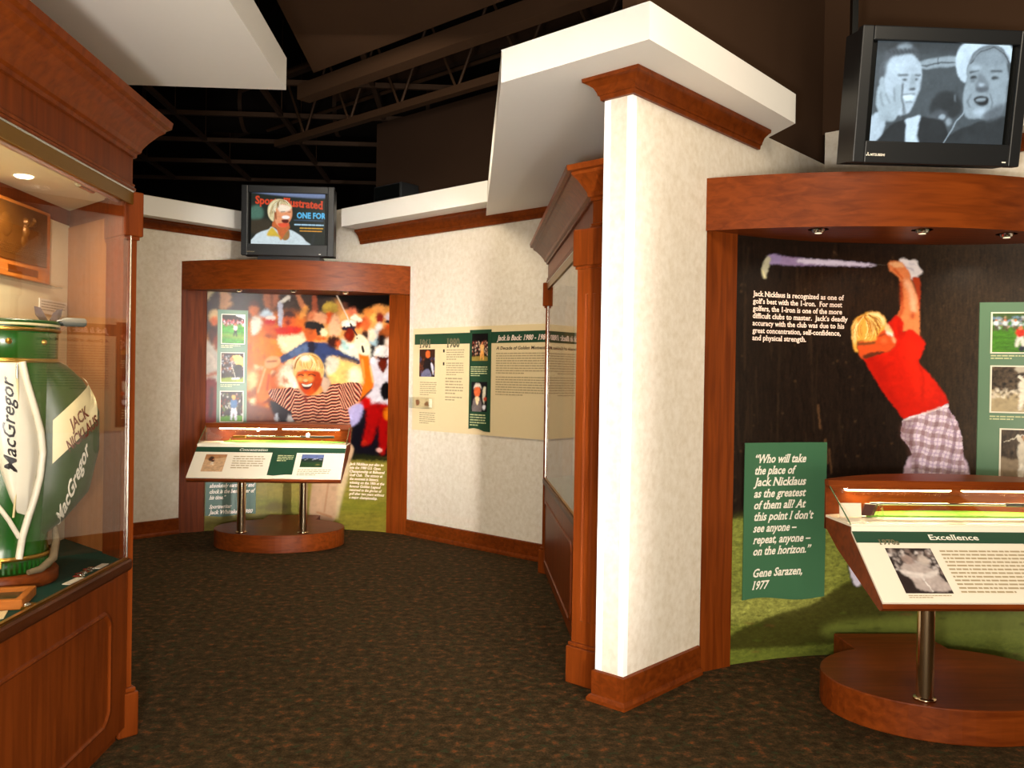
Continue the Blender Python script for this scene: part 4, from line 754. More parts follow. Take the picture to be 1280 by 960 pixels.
def curved_plate(x0, x1, z0, z1, d0, d1, bottom=None, n=12):
    """a thin plate following the mural curve; bottom(u) gives a wavy lower edge"""
    mb = MB(); vs = []
    for i in range(n + 1):
        u = i / n; x = x0 + (x1 - x0) * u; zb = z0 + (bottom(u) if bottom else 0)
        for d in (d0, d1): vs += [(x, bulge(x) - d, zb), (x, bulge(x) - d, z1)]
    fs = []
    for i in range(n):
        a = i * 4; b = a + 4
        fs += [[a + 2, b + 2, b + 3, a + 3], [a, a + 1, b + 1, b], [a + 1, a + 3, b + 3, b + 1], [a, b, b + 2, a + 2]]
    fs += [[0, 2, 3, 1], [n * 4, n * 4 + 1, n * 4 + 3, n * 4 + 2]]
    return mb.add(vs, fs)
def mural(cx, y0, art, kx, kz, nx, nz, lb, ztop=2.43):
    t = thing('photo_mural', lb, 'mural', (cx, y0, 0))
    def pos(u, v):
        s = (u * 2 - 1) * MH; return np.stack([s, 0.2 * (1 - (s / MH) ** 2), v * ztop], -1)
    def col(u, v):
        s = (u * 2 - 1) * MH; z = v * ztop
        B = [1, s, s * s, s ** 3, z, s * z, s * s * z, s ** 3 * z]
        return art.sample(sum(a * b for a, b in zip(kx, B)), sum(a * b for a, b in zip(kz, B)))
    link('printed_face', art_mesh('printed_face', nx, nz, pos, col, 'art'), t)
    part('backing_board', curved_plate(-MH, MH, 0, ztop, -0.02, -0.002, n=24), 'black_plastic', t)
    return t
KL = ([374.3, 121.5, -6.412, 3.343, 1.743, 0.08688, 0.0415, 0.00486], [660.4, 0.8835, 5.109, -0.00585, -120.3, 0.6824, -3.259, 0.03768])
KR = ([1089.0, 206.2, 22.09, 9.817, 4.064, 0.248, 0.226, 0.02415], [817.4, -0.009125, 16.7, -0.1764, -211.2, 2.103, -10.22, 0.2105])
ml = mural(LC, LF + 0.13, art_crowd(), *KL, 300, 380, 'curved mural of a cheering golfer in a striped shirt before a crowd')
mr_ = mural(RC, RF + 0.13, art_swing(), *KR, 560, 680, 'curved dark mural of a blond golfer in a red shirt swinging')
def mtext(par, txt, x, z, size, width=None, ink='ink_white', bold=0.03, shear=0.0, d=0.006, serif=True):
    mb = text_mb(txt, size, width, bold, shear, serif); mb.map(lambda a, b, c: (x + a, bulge(x + a) - d, z + c)); mb.sm = [False] * len(mb.f)
    return part('lettering', mb, ink, par)
wavy = lambda a, ph=0.0: (lambda u: a * math.sin(2 * math.pi * (u + ph)))
# right mural: caption, quote card, photo strip
L7 = [('Jack Nicklaus is recognized as one of', 112), ('golf\u2019s best with the 1-iron.  For most', 110), ('golfers, the 1-iron is one of the more', 110), ('difficult clubs to master.  Jack\u2019s deadly', 117), ('accuracy with the club was due to his', 113), ('great concentration, self-confidence,', 109), ('and physical strength.', 67)]
for i, (tx, w) in enumerate(L7):
    mtext(mr_, tx, -0.80, 2.088 - i * 0.0418, 0.030, w * 0.00527, 'ink_pink', 0.03, d=0.002)
qc = part('quote_card', curved_plate(-0.838, -0.302, 0.355, 1.252, 0.001, 0.010, lambda u: 0.012 * math.sin(2 * math.pi * u + 0.3) - 0.01 * u), 'card_green', mr_)
QL = [('\u201cWho will take', 66, 1.138), ('the place of', 52, 1.072), ('Jack Nicklaus', 66, 1.006), ('as the greatest', 66, 0.940), ('of them all? At', 66, 0.874), ('this point I don\u2019t', 76, 0.808), ('see anyone \u2013', 55, 0.742), ('repeat, anyone \u2013', 73, 0.676), ('on the horizon.\u201d', 73, 0.610), ('Gene Sarazen,', 64, 0.485), ('1977', 20, 0.415)]
for tx, w, z in QL:
    mtext(qc, tx, -0.775, z, 0.048, w * 0.0051, 'ink_white', 0.035, 0.28, d=0.0112)
st = part('photo_strip', curved_plate(0.570, 0.905, 0.55, 2.085, 0.001, 0.008), 'strip_green', mr_)
def strip_photo(par, art, x0, x1, z0, z1, n=60):
    p = part('photo_border', curved_plate(x0 - 0.008, x1 + 0.008, z0 - 0.008, z1 + 0.008, 0.0075, 0.0095), 'white_print', par)
    flat_art('photo', art, x1 - x0, z1 - z0, par, (x0, 0, z0), n, tf=lambda P: np.stack([P[..., 0], 0.2 * (1 - (P[..., 0] / MH) ** 2) - 0.0105, P[..., 2]], -1))
strip_photo(st, art_small('red'), 0.635, 0.86, 1.795, 2.02)
strip_photo(st, art_small('sepia'), 0.637, 0.86, 1.45, 1.71)
strip_photo(st, art_small('sepia2'), 0.690, 0.88, 1.00, 1.345)
rr = random.Random(3)
for (x, z, w, n) in ((0.63, 1.778, 0.2, 2), (0.63, 1.425, 0.22, 2)):
    mb = words(w, 0.03, n, rr); mb.map(lambda a, b, c: (x + a, bulge(x + a) - 0.0095, z + c)); part('caption', mb, 'ink_pale', st)
# left mural
stl = part('photo_strip', curved_plate(-0.818, -0.540, 0.70, 2.245, 0.001, 0.008), 'strip_green', ml)
strip_photo(stl, art_small('green'), -0.777, -0.572, 1.905, 2.195, 40)
strip_photo(stl, art_small('yellow'), -0.779, -0.574, 1.51, 1.805, 40)
strip_photo(stl, art_small('blue'), -0.781, -0.577, 1.11, 1.412, 40)
for z in (1.885, 1.488):
    mb = words(0.2, 0.035, 2, rr); mb.map(lambda a, b, c: (-0.785 + a, bulge(-0.785 + a) - 0.0095, z + c)); part('caption', mb, 'ink_pale', stl)
ql = part('quote_card', curved_plate(-0.906, -0.440, 0.150, 1.0, 0.001, 0.010, lambda u: 0.012 * math.sin(2 * math.pi * u + 2.6)), 'card_teal', ml)
for tx, w, z in [('absolutely earned by and', 52, 0.438), ('clock is the best player of', 52, 0.378), ('his time.\u201d', 18, 0.318), ('Sportswriter', 25, 0.225), ('Jack Whitaker, 1980', 50, 0.168)]:
    mtext(ql, tx, -0.872, z, 0.040, w * 0.0080, 'ink_white', 0.04, 0.28, d=0.0112)
TL = ['Jack Nicklaus put also to', 'win the 1980 U.S. Open', 'Championship at Baltusrol', 'Golf Club.  The victory at', 'the moment in history,', 'winning on the 18th at the', 'famous Golden Legend', 'returned to the glories of', 'golf after two years without', 'a major championship.']
for i, tx in enumerate(TL):
    mtext(ml, tx, 0.515, 0.672 - i * 0.0385, 0.027, (0.36, 0.33, 0.37, 0.35, 0.31, 0.37, 0.33, 0.34, 0.37, 0.30)[i], 'ink_pink', 0.035, 0.28, d=0.002)

# ---------------------------------------------------------------- reading consoles
def console(cx, fy, lb, title, photos, tail_label):
    t = thing('display_console', lb, 'display console', (cx, fy, 0))
    # oval plinth with a stem running back to the mural
    a, b, cy = 0.60, 0.47, -0.50
    pts = []; th0 = math.asin(min(1, 0.26 / a))
    for i in range(57):
        th = math.pi / 2 + th0 + (2 * math.pi - 2 * th0) * i / 56
        pts.append((a * math.cos(th), cy + b * math.sin(th)))
    pts += [(0.26, 0.20), (-0.26, 0.20)]
    pts2 = [(x * 0.985, cy + (y - cy) * 0.985) for x, y in pts]
    bevel(part('plinth', MB().prism(pts, 0, 0.16), 'wood_h', t), 0.006)
    for s in (-1, 1):
        p = part('post', MB().tube([(s * 0.277, -0.825, 0.16), (s * 0.277, -0.825, 0.80)], 0.038, 24), 'chrome', t)
        part('post_collar', MB().lathe([(0.038, 0.161), (0.05, 0.161), (0.05, 0.172), (0.038, 0.176)], (s * 0.277, -0.825, 0), 24), 'chrome', p)
    # body under the panel and box
    A0, A1 = Vector((0, -1.17, 0.665)), Vector((0, -0.86, 0.93))     # underside line of the sloping board
    mb = MB(); W = 0.66
    prof = [(-1.19, 0.672), (-1.183, 0.690), (-0.88, 0.930), (-0.88, 0.956), (-0.62, 0.956), (-0.62, 0.90), (-0.74, 0.83), (-1.16, 0.655)]
    n = len(prof)
    mb.add([(-W, y, z) for y, z in prof] + [(W, y, z) for y, z in prof], [list(range(n)), list(range(2 * n - 1, n - 1, -1))] + [[i, n + i, n + (i + 1) % n, (i + 1) % n] for i in range(n)])
    part('body', mb, 'wood_h', t)
    # sloping graphic board
    sl = Vector((0, 0.303, 0.240)); L = sl.length; e = sl / L; nn = Vector((0, -e.z, e.y))
    root = part('reading_panel', MB().obox(Vector((0, -1.183, 0.690)) + sl / 2 + nn * 0.005, (W, 0, 0), e * (L / 2), nn * 0.005), 'white_print', t, 'cream printed panel sloping towards the visitor')
    def onp(d): return lambda x, y, z: tuple(Vector((x, -1.183, 0.690)) + e * z + nn * (0.0102 + d) - Vector((0, 0, 0)))
    def plate(name, poly, mat, d=0.001, label=None):
        m2 = MB().add([(x, 0, z) for x, z in poly] + [(x, 1, z) for x, z in poly], [list(range(len(poly)))] + [[i, i + len(poly), (i + 1) % len(poly) + len(poly), (i + 1) % len(poly)] for i in range(len(poly))])
        m2.v = [onp(d if y == 0 else 0)(x, 0, z) for x, y, z in m2.v]; return part(name, m2, mat, root, label)
    plate('green_band', [(-W, L * 0.83), (W, L * 0.83), (W, L), (-W, L)], 'green_print')
    tb = text_mb(title, 0.032, 0.225 if len(title) < 11 else 0.25, 0.02, 0.0 if len(title) < 11 else 0.28)
    tx0 = -0.32 if len(title) < 11 else -0.28
    tb.map(lambda x, y, z: onp(0.002)(tx0 + x, 0, L * 0.875 + z)); part('lettering', tb, 'ink_white', root)
    rnd = random.Random(len(title))
    if title == 'Excellence':
        plate('green_flag', [(0.10, L * 0.83), (0.36, L * 0.83), (0.36, L * 0.12)] + [(0.36 - 0.26 * u, L * (0.10 + 0.02 * math.sin(u * 6.28))) for u in (.25, .5, .75, 1)], 'green_print', 0.0012)
        tt = text_mb('1970s', 0.030, 0.09, 0.045); tt.map(lambda x, y, z: onp(0.0026)(-0.56 + x, 0, L * 0.80 + z)); part('numerals', tt, 'ink_olive', root, 'olive grey numerals crossing the green band')
        flat_art('photo', art_small('embrace'), 0.205, L * 0.63, root, (-0.545, 0, L * 0.12), 60, tf=lambda P: slope(P, e, nn, 0.0112))
        w = words(0.45, L * 0.62, 12, rnd, 0.95, 0.42); w.map(lambda x, y, z: onp(0.002)(-0.305 + x, 0, L * 0.72 + z)); part('small_print', w, 'ink_grey', root)
        w = words(0.2, 0.02, 2, rnd, 0.95, 0.4); w.map(lambda x, y, z: onp(0.002)(-0.54 + x, 0, L * 0.095 + z)); part('small_print', w, 'ink_grey', root)
        w = words(0.2, L * 0.4, 7, rnd, 0.95, 0.42); w.map(lambda x, y, z: onp(0.003)(0.135 + x, 0, L * 0.70 + z)); part('small_print', w, 'ink_pale', root)
        flat_art('photo', art_small('lake'), 0.22, L * 0.4, root, (0.40, 0, L * 0.36), 40, tf=lambda P: slope(P, e, nn, 0.0112))
    else:
        plate('green_flag', [(0.02, L * 0.83), (0.235, L * 0.83), (0.235, L * 0.12)] + [(0.235 - 0.215 * u, L * (0.10 + 0.02 * math.sin(u * 6.28))) for u in (.25, .5, .75, 1)], 'green_print', 0.0012)
        flat_art('photo', art_small('sandy'), 0.185, L * 0.56, root, (-0.555, 0, L * 0.19), 40, tf=lambda P: slope(P, e, nn, 0.0112))
        flat_art('photo', art_small('lake'), 0.195, L * 0.42, root, (0.285, 0, L * 0.36), 40, tf=lambda P: slope(P, e, nn, 0.0112))
        w = words(0.30, L * 0.44, 6, rnd, 0.95, 0.42); w.map(lambda x, y, z: onp(0.002)(-0.31 + x, 0, L * 0.70 + z)); part('small_print', w, 'ink_grey', root)
        w = words(0.31, L * 0.22, 4, rnd, 0.95, 0.42); w.map(lambda x, y, z: onp(0.002)(0.275 + x, 0, L * 0.29 + z)); part('small_print', w, 'ink_grey', root)
        w = words(0.15, L * 0.22, 4, rnd, 0.95, 0.5); w.map(lambda x, y, z: onp(0.003)(0.075 + x, 0, L * 0.74 + z)); part('small_print', w, 'ink_pale', root)
    # white riser, deck, turf, back board following the canopy curve
    part('riser', MB().box(-W, W, -0.884, -0.872, 0.932, 0.962), 'white_print', t)
    arc = [((W - 0.001) * (1 - 2 * i / 20), -0.60 + 0.12 * (1 - (1 - 2 * i / 20) ** 2)) for i in range(21)]
    arc2 = [((W + 0.005) * (1 - 2 * i / 20), -0.595 + 0.30 * (1 - (1 - 2 * i / 20) ** 2)) for i in range(21)]
    part('deck', MB().prism([(-W, -0.872), (W, -0.872)] + [(x, y) for x, y in arc], 0.957, 0.968), 'white_print', t)
    part('tray', MB().prism([(-W + 0.001, -0.622), (W - 0.001, -0.622)] + [(x, y + 0.01) for x, y in arc], 0.90, 0.957), 'wood_h', t)
    part('turf_mat', MB().prism([(-W + 0.17, -0.665), (W - 0.05, -0.665)] + [(x * 0.93, y - 0.012) for x, y in arc if x > -0.50], 0.9682, 0.976), 'turf', t)
    part('back_board', MB().prism([(x, y) for x, y in arc] + [(x, y + 0.015) for x, y in arc][::-1], 0.90, 1.115), 'wood_h', t)
    part('canopy', MB().prism([(-W - 0.005, -0.64), (W + 0.005, -0.64)] + arc2, 1.113, 1.138), 'wood_h', t)
    part('canopy_lip', MB().box(-W, W, -0.642, -0.63, 1.095, 1.114), 'wood_h', t)
    # glass: slanted front and the two ends, green cut edges
    g = MB().obox((0, -0.755, 1.036), (W - 0.002, 0, 0), Vector((0, 0.115, 0.070)), Vector((0, -0.0018, 0.003)))
    part('front_glass', g, 'glass', t)
    for s in (-1, 1):
        m3 = MB().add([(s * W, -0.87, 0.968), (s * W, -0.60, 0.968), (s * W, -0.60, 1.113), (s * W, -0.64, 1.108)] + [(s * (W - 0.005), -0.87, 0.968), (s * (W - 0.005), -0.60, 0.968), (s * (W - 0.005), -0.60, 1.113), (s * (W - 0.005), -0.64, 1.108)], [[0, 1, 2, 3], [7, 6, 5, 4], [0, 3, 7, 4]])
        ge = part('end_glass', m3, 'glass', t)
        part('glass_edge', MB().tube([(s * (W - 0.002), -0.872, 0.966), (s * (W - 0.002), -0.642, 1.108)], 0.003, 6), 'glass_edge', ge)
    # tube lamps under the canopy
    for s in (-1, 1):
        lm = part('tube_lamp', MB().tube([(s * 0.29 - 0.265, -0.57, 1.085), (s * 0.29 - 0.255, -0.57, 1.085), (s * 0.29 + 0.255, -0.57, 1.085), (s * 0.29 + 0.265, -0.57, 1.085)], [0.003, 0.007, 0.007, 0.003], 10), 'lamp', t, 'glowing tube lamp')
        part('lamp_clip', MB().box(s * 0.29 - 0.02, s * 0.29 + 0.02, -0.58, -0.56, 1.09, 1.113), 'steel', lm)
        area('case_lamp', (cx + s * 0.29, fy - 0.58, 1.075), (cx + s * 0.29, fy - 0.66, 0.9), (0.5, 0.02), 2.2, (1, 0.74, 0.40), 'RECTANGLE')
    return t
def slope(P, e, nn, d):
    x, z = P[..., 0], P[..., 2]; o = np.stack([x, np.full_like(x, -1.183), np.full_like(x, 0.690)], -1)
    return o + z[..., None] * np.array(e) + np.array(nn) * d
CL = (-1.75, LF); CR = (2.385, RF)
console(*CL, 'cherry reading console on chrome posts before the crowd mural', 'Concentration', None, None)
console(*CR, 'cherry reading console on chrome posts before the red shirt mural', 'Excellence', None, None)
def club(cx, fy, x0, x1, z, y, lb, iron):
    t = thing('golf_club', lb, 'golf club', (cx, fy, 0))
    part('shaft', MB().tube([(x0, y, z), (x0 + (x1 - x0) * 0.62, y, z)], 0.006, 8), 'steel', t)
    part('grip', MB().tube([(x0 + (x1 - x0) * 0.62, y, z), (x1, y, z)], [0.009, 0.012], 8), 'black_plastic', t)
    if iron:
        hd = MB().prism([(x0 - 0.052, -0.01), (x0 - 0.012, -0.022), (x0 + 0.012, -0.01), (x0 + 0.002, 0.008), (x0 - 0.045, 0.008)], 0.978, 1.03)
        hd.map(lambda a, b, c: (a + (c - 0.978) * 0.5, y + b * 1.6 + (c - 0.978) * 0.2, c))
        part('club_head', hd, 'copper', t); part('hosel', MB().tube([(x0 + 0.02, y, 1.01), (x0 + 0.03, y, z), (x0 + 0.05, y, z)], 0.008, 8), 'steel', t)
    else:
        bevel(part('club_head', MB().box(x0 - 0.10, x0 + 0.015, y - 0.02, y + 0.012, z - 0.018, z + 0.006), 'brass', t), 0.003)
    return t
club(*CR, -0.47, 0.60, 1.030, -0.66, 'steel iron laid across acrylic stands inside the near console', True)
club(*CL, -0.30, 0.52, 1.022, -0.66, 'putter laid across acrylic stands inside the distant console', False)
def stand(cx, fy, x, y, lb, top, grp):
    mb = MB(); v = [(x - 0.02, y, 0.9765), (x - 0.013, y, 0.9765), (x - 0.004, y, top), (x + 0.004, y, top), (x + 0.013, y, 0.9765), (x + 0.02, y, 0.9765), (x + 0.006, y, top + 0.012), (x - 0.006, y, top + 0.012)]
    mb.add([(a, b - 0.012, c) for a, b, c in v] + [(a, b + 0.012, c) for a, b, c in v], [[0, 1, 2, 7], [2, 3, 6, 7], [3, 4, 5, 6], [15, 10, 9, 8], [15, 14, 11, 10], [14, 13, 12, 11]] + [[i, (i + 1) % 8, 8 + (i + 1) % 8, 8 + i] for i in range(8)])
    mb.map(lambda a, b, c: (a - x, b - y, c - 0.9765))
    o = part('club_stand', mb, 'acrylic', None, None, (cx + x, fy + y, 0.9765)); tag(o, lb, 'club stand', grp)
for (c, z, nm) in ((CR, 1.012, 'near'), (CL, 1.005, 'distant')):
    stand(c[0], c[1], -0.42, -0.66, f'clear acrylic stand under the club head end in the {nm} console', z, 'acrylic club stands')
    stand(c[0], c[1], 0.42, -0.66, f'clear acrylic stand under the grip end in the {nm} console', z, 'acrylic club stands')
o = part('label_card', MB().obox((0, 0, 0.035), (0.052, 0, 0), (0, 0.004, 0.032), (0, -0.002, 0.0005)), 'white_print', None, None, (CR[0] - 0.575, CR[1] - 0.68, 0.968)); tag(o, 'blank cream card leaning at the left end of the near console', 'label card')
o = part('label_card', MB().box(-0.04, 0.04, -0.02, 0.02, 0, 0.004), 'white_print', None, None, (CR[0] - 0.60, CR[1] - 0.80, 0.968)); tag(o, 'small white card lying flat in the left corner of the near console', 'label card')
o = part('label_card', MB().box(-0.075, 0.075, -0.025, 0.025, 0, 0.004), 'white_print', None, None, (CL[0] - 0.55, CL[1] - 0.80, 0.968)); tag(o, 'cream card lying flat at the left end of the distant console', 'label card')

# ---------------------------------------------------------------- televisions
def tv(cx, y, z0, lb, art, tilt, top, brand):
    t = thing('television', lb, 'television', (cx, y, z0))
    W, H_ = 0.44, 0.67
    def tl(mb):
        ca, sa = math.cos(tilt), math.sin(tilt)
        return mb.map(lambda x, yy, z: (x, yy * ca - z * sa, z * ca + yy * sa))
    ft = []
    fr = MB().obox((-W + 0.03, 0, H_ / 2), (0.03, 0, 0), (0, 0.03, 0), (0, 0, H_ / 2)).obox((W - 0.03, 0, H_ / 2), (0.03, 0, 0), (0, 0.03, 0), (0, 0, H_ / 2)).obox((0, 0, 0.055), (W - 0.06, 0, 0), (0, 0.03, 0), (0, 0, 0.055)).obox((0, 0, H_ - 0.035), (W - 0.06, 0, 0), (0, 0.03, 0), (0, 0, 0.035))
    bevel(part('bezel', tl(fr), 'black_plastic', t), 0.006)
    ca = MB().add([(-W + 0.01, 0.03, 0.01), (W - 0.01, 0.03, 0.01), (W - 0.01, 0.03, H_ - 0.01), (-W + 0.01, 0.03, H_ - 0.01), (-0.26, 0.42, 0.08), (0.26, 0.42, 0.08), (0.26, 0.42, H_ - 0.12), (-0.26, 0.42, H_ - 0.12)], [ [5, 4, 7, 6], [0, 4, 5, 1], [1, 5, 6, 2], [2, 6, 7, 3], [3, 7, 4, 0]])
    ca.v = [(x, y + (0.16 if y > 0.02 else 0), z) for x, y, z in ca.v]; ca.box(-W + 0.01, W - 0.01, 0.03, 0.19, 0.01, H_ - 0.01)
    part('cabinet', tl(ca), 'black_plastic', t)
    part('screen_surround', tl(MB().box(-W + 0.05, W - 0.05, -0.004, 0.012, 0.10, H_ - 0.06)), 'black_glossy', t)
    ct, sn = math.cos(tilt), math.sin(tilt)
    sw, sh = 0.70, 0.525
    def tf(P):
        x, z = P[..., 0], P[..., 2]; u = x / (sw / 2); v = (z - 0.365) / (sh / 2)
        yy = -0.008 - 0.012 * (1 - u * u) * (1 - v * v) * 1.0
        return np.stack([x, yy * ct - z * sn, z * ct + yy * sn], -1)
    flat_art('screen', art, sw, sh, t, (-sw / 2, 0, 0.10), 200, 'lit picture tube', 'screen', tf)
    if brand:
        tm = text_mb('MITSUBISHI', 0.012, 0.075, 0.03, serif=False); tm.map(lambda x, yy, z: (x - 0.35, -0.0315, 0.035 + z)); part('lettering', tl(tm), 'ink_white', t)
        d = MB()
        for k in range(3):
            a = k * 2.094 + 1.571; p = lambda r, b: (-0.363 + r * math.cos(b), -0.0315, 0.041 + r * math.sin(b))
            d.add([p(0, 0), p(0.007, a - .52), p(0.012, a), p(0.007, a + .52)], [[0, 1, 2, 3]])
        part('emblem', tl(d), 'ink_white', t)
        part('power_light', tl(MB().box(0.345, 0.365, -0.032, -0.030, 0.018, 0.024)), 'ink_white', t)
    else:
        tm = text_mb('MITSUBISHI', 0.008, 0.07, 0.02, serif=False); tm.map(lambda x, yy, z: (x - 0.38, -0.0315, 0.03 + z)); part('lettering', tl(tm), 'ink_grey', t)
        part('power_light', tl(MB().box(0.30, 0.32, -0.032, -0.030, 0.018, 0.022)), 'ink_white', t)
    br = MB()
    if brand:
        br.obox((-0.36, 0.16, (top - z0 + H_) / 2), (0.016, 0, 0), (0, 0.016, 0), (0, 0, (top - z0 - H_) / 2)); br.obox((0, 0.14, H_ + 0.012), (0.38, 0, 0), (0, 0.02, 0), (0, 0, 0.014))
        part('ceiling_bracket', br, 'black_glossy', t)
    else:
        br.box(-0.3, 0.3, 0.05, 0.30, -0.03, 0.012); part('foot', br, 'black_plastic', t)
    return t
tv(-1.75, 8.44, 2.735, 'small distant television showing a golf magazine cover', art_tv_cover(), R(0.5), 5.6, False)
tv(2.385, 4.37, 2.735, 'large near television tilted forward showing two men in grey', art_tv_men(), R(8.5), 5.6, True)

# ---------------------------------------------------------------- timeline panel on the far right wall
tp = thing('timeline_panel', 'long cream timeline panel with a green band on the far right wall', 'wall panel', (-0.595, 8.775, 0), R(-45))
part('board', MB().box(0.075, 2.02, -0.014, -0.001, 1.065, 2.075), 'cream_print', tp)
part('green_band', MB().box(0.098, 2.02, -0.0155, -0.014, 1.915, 2.018), 'green_print', tp)
ve = part('photo_banner', MB().add([(0.880, -0.022, 1.115), (0.95, -0.022, 1.125), (1.02, -0.022, 1.118), (1.08, -0.022, 1.10), (1.154, -0.022, 1.098), (1.154, -0.022, 2.042), (0.880, -0.022, 2.042)] + [(0.880, -0.014, 1.115), (0.95, -0.014, 1.125), (1.02, -0.014, 1.118), (1.08, -0.014, 1.10), (1.154, -0.014, 1.098), (1.154, -0.014, 2.042), (0.880, -0.014, 2.042)], [list(range(7))] + [[i, i + 7, (i + 1) % 7 + 7, (i + 1) % 7] for i in range(7)]), 'green_print', tp, 'dark green banner with two photos')
def ptext(txt, x, z, size, width, ink, par=None, bold=0.03, shear=0, y=-0.0165, nm='lettering'):
    m_ = text_mb(txt, size, width, bold, shear); m_.map(lambda a, b, c: (x + a, y, z + c)); return part(nm, m_, ink, par or tp)
ptext('1961', 0.175, 1.885, 0.082, 0.155, 'ink_olive', bold=0.06, nm='numerals'); ptext('1980', 0.565, 1.885, 0.085, 0.175, 'ink_olive', bold=0.06, nm='numerals')
flat_art('photo', art_small('brownman'), 0.225, 0.27, tp, (0.173, -0.016, 1.597), 40)
flat_art('photo', art_small('night'), 0.205, 0.255, ve, (0.912, -0.0235, 1.752), 40)
flat_art('photo', art_small('trophy'), 0.205, 0.277, ve, (0.912, -0.0235, 1.281), 40)
def pw(x, z, w, h, n, ink='ink_grey', par=None, y=-0.0162, th=0.45):
    m_ = words(w, h, n, rr, 0.95, th); m_.map(lambda a, b, c: (x + a, y, z + c)); part('small_print', m_, ink, par or tp)
pw(0.185, 1.545, 0.26, 0.14, 7); pw(0.185, 1.245, 0.25, 0.12, 6); pw(0.56, 1.862, 0.26, 0.11, 5); pw(0.56, 1.735, 0.26, 0.13, 6); pw(0.55, 1.59, 0.26, 0.17, 6); pw(0.55, 1.41, 0.25, 0.05, 2)
for z in (1.835, 1.71): part('bullet', MB().box(0.512, 0.532, -0.016, -0.0145, z, z + 0.03), 'ink_dark', tp)
pw(0.90, 1.70, 0.23, 0.10, 5, 'ink_pale', ve, -0.0232); pw(0.90, 1.255, 0.22, 0.12, 5, 'ink_pale', ve, -0.0232)
ptext('Jack Is Back: 1980 - 1986', 1.225, 1.938, 0.048, 0.60, 'ink_pink', shear=0.28, bold=0.04)
ptext('A Decade of Golden Moments', 1.215, 1.855, 0.030, 0.60, 'ink_dark', shear=0.25, bold=0.02)
pw(1.215, 1.825, 0.66, 0.20, 9, 'ink_grey'); pw(1.215, 1.61, 0.66, 0.18, 8, 'ink_grey')
ab = part('acrylic_box', MB().box(0.10, 0.40, -0.08, -0.014, 1.285, 1.392), 'acrylic', tp, 'clear acrylic box holding a small cream card')
flat_art('keepsake_card', art_small('keepsake'), 0.26, 0.085, ab, (0.12, -0.03, 1.296), 30)

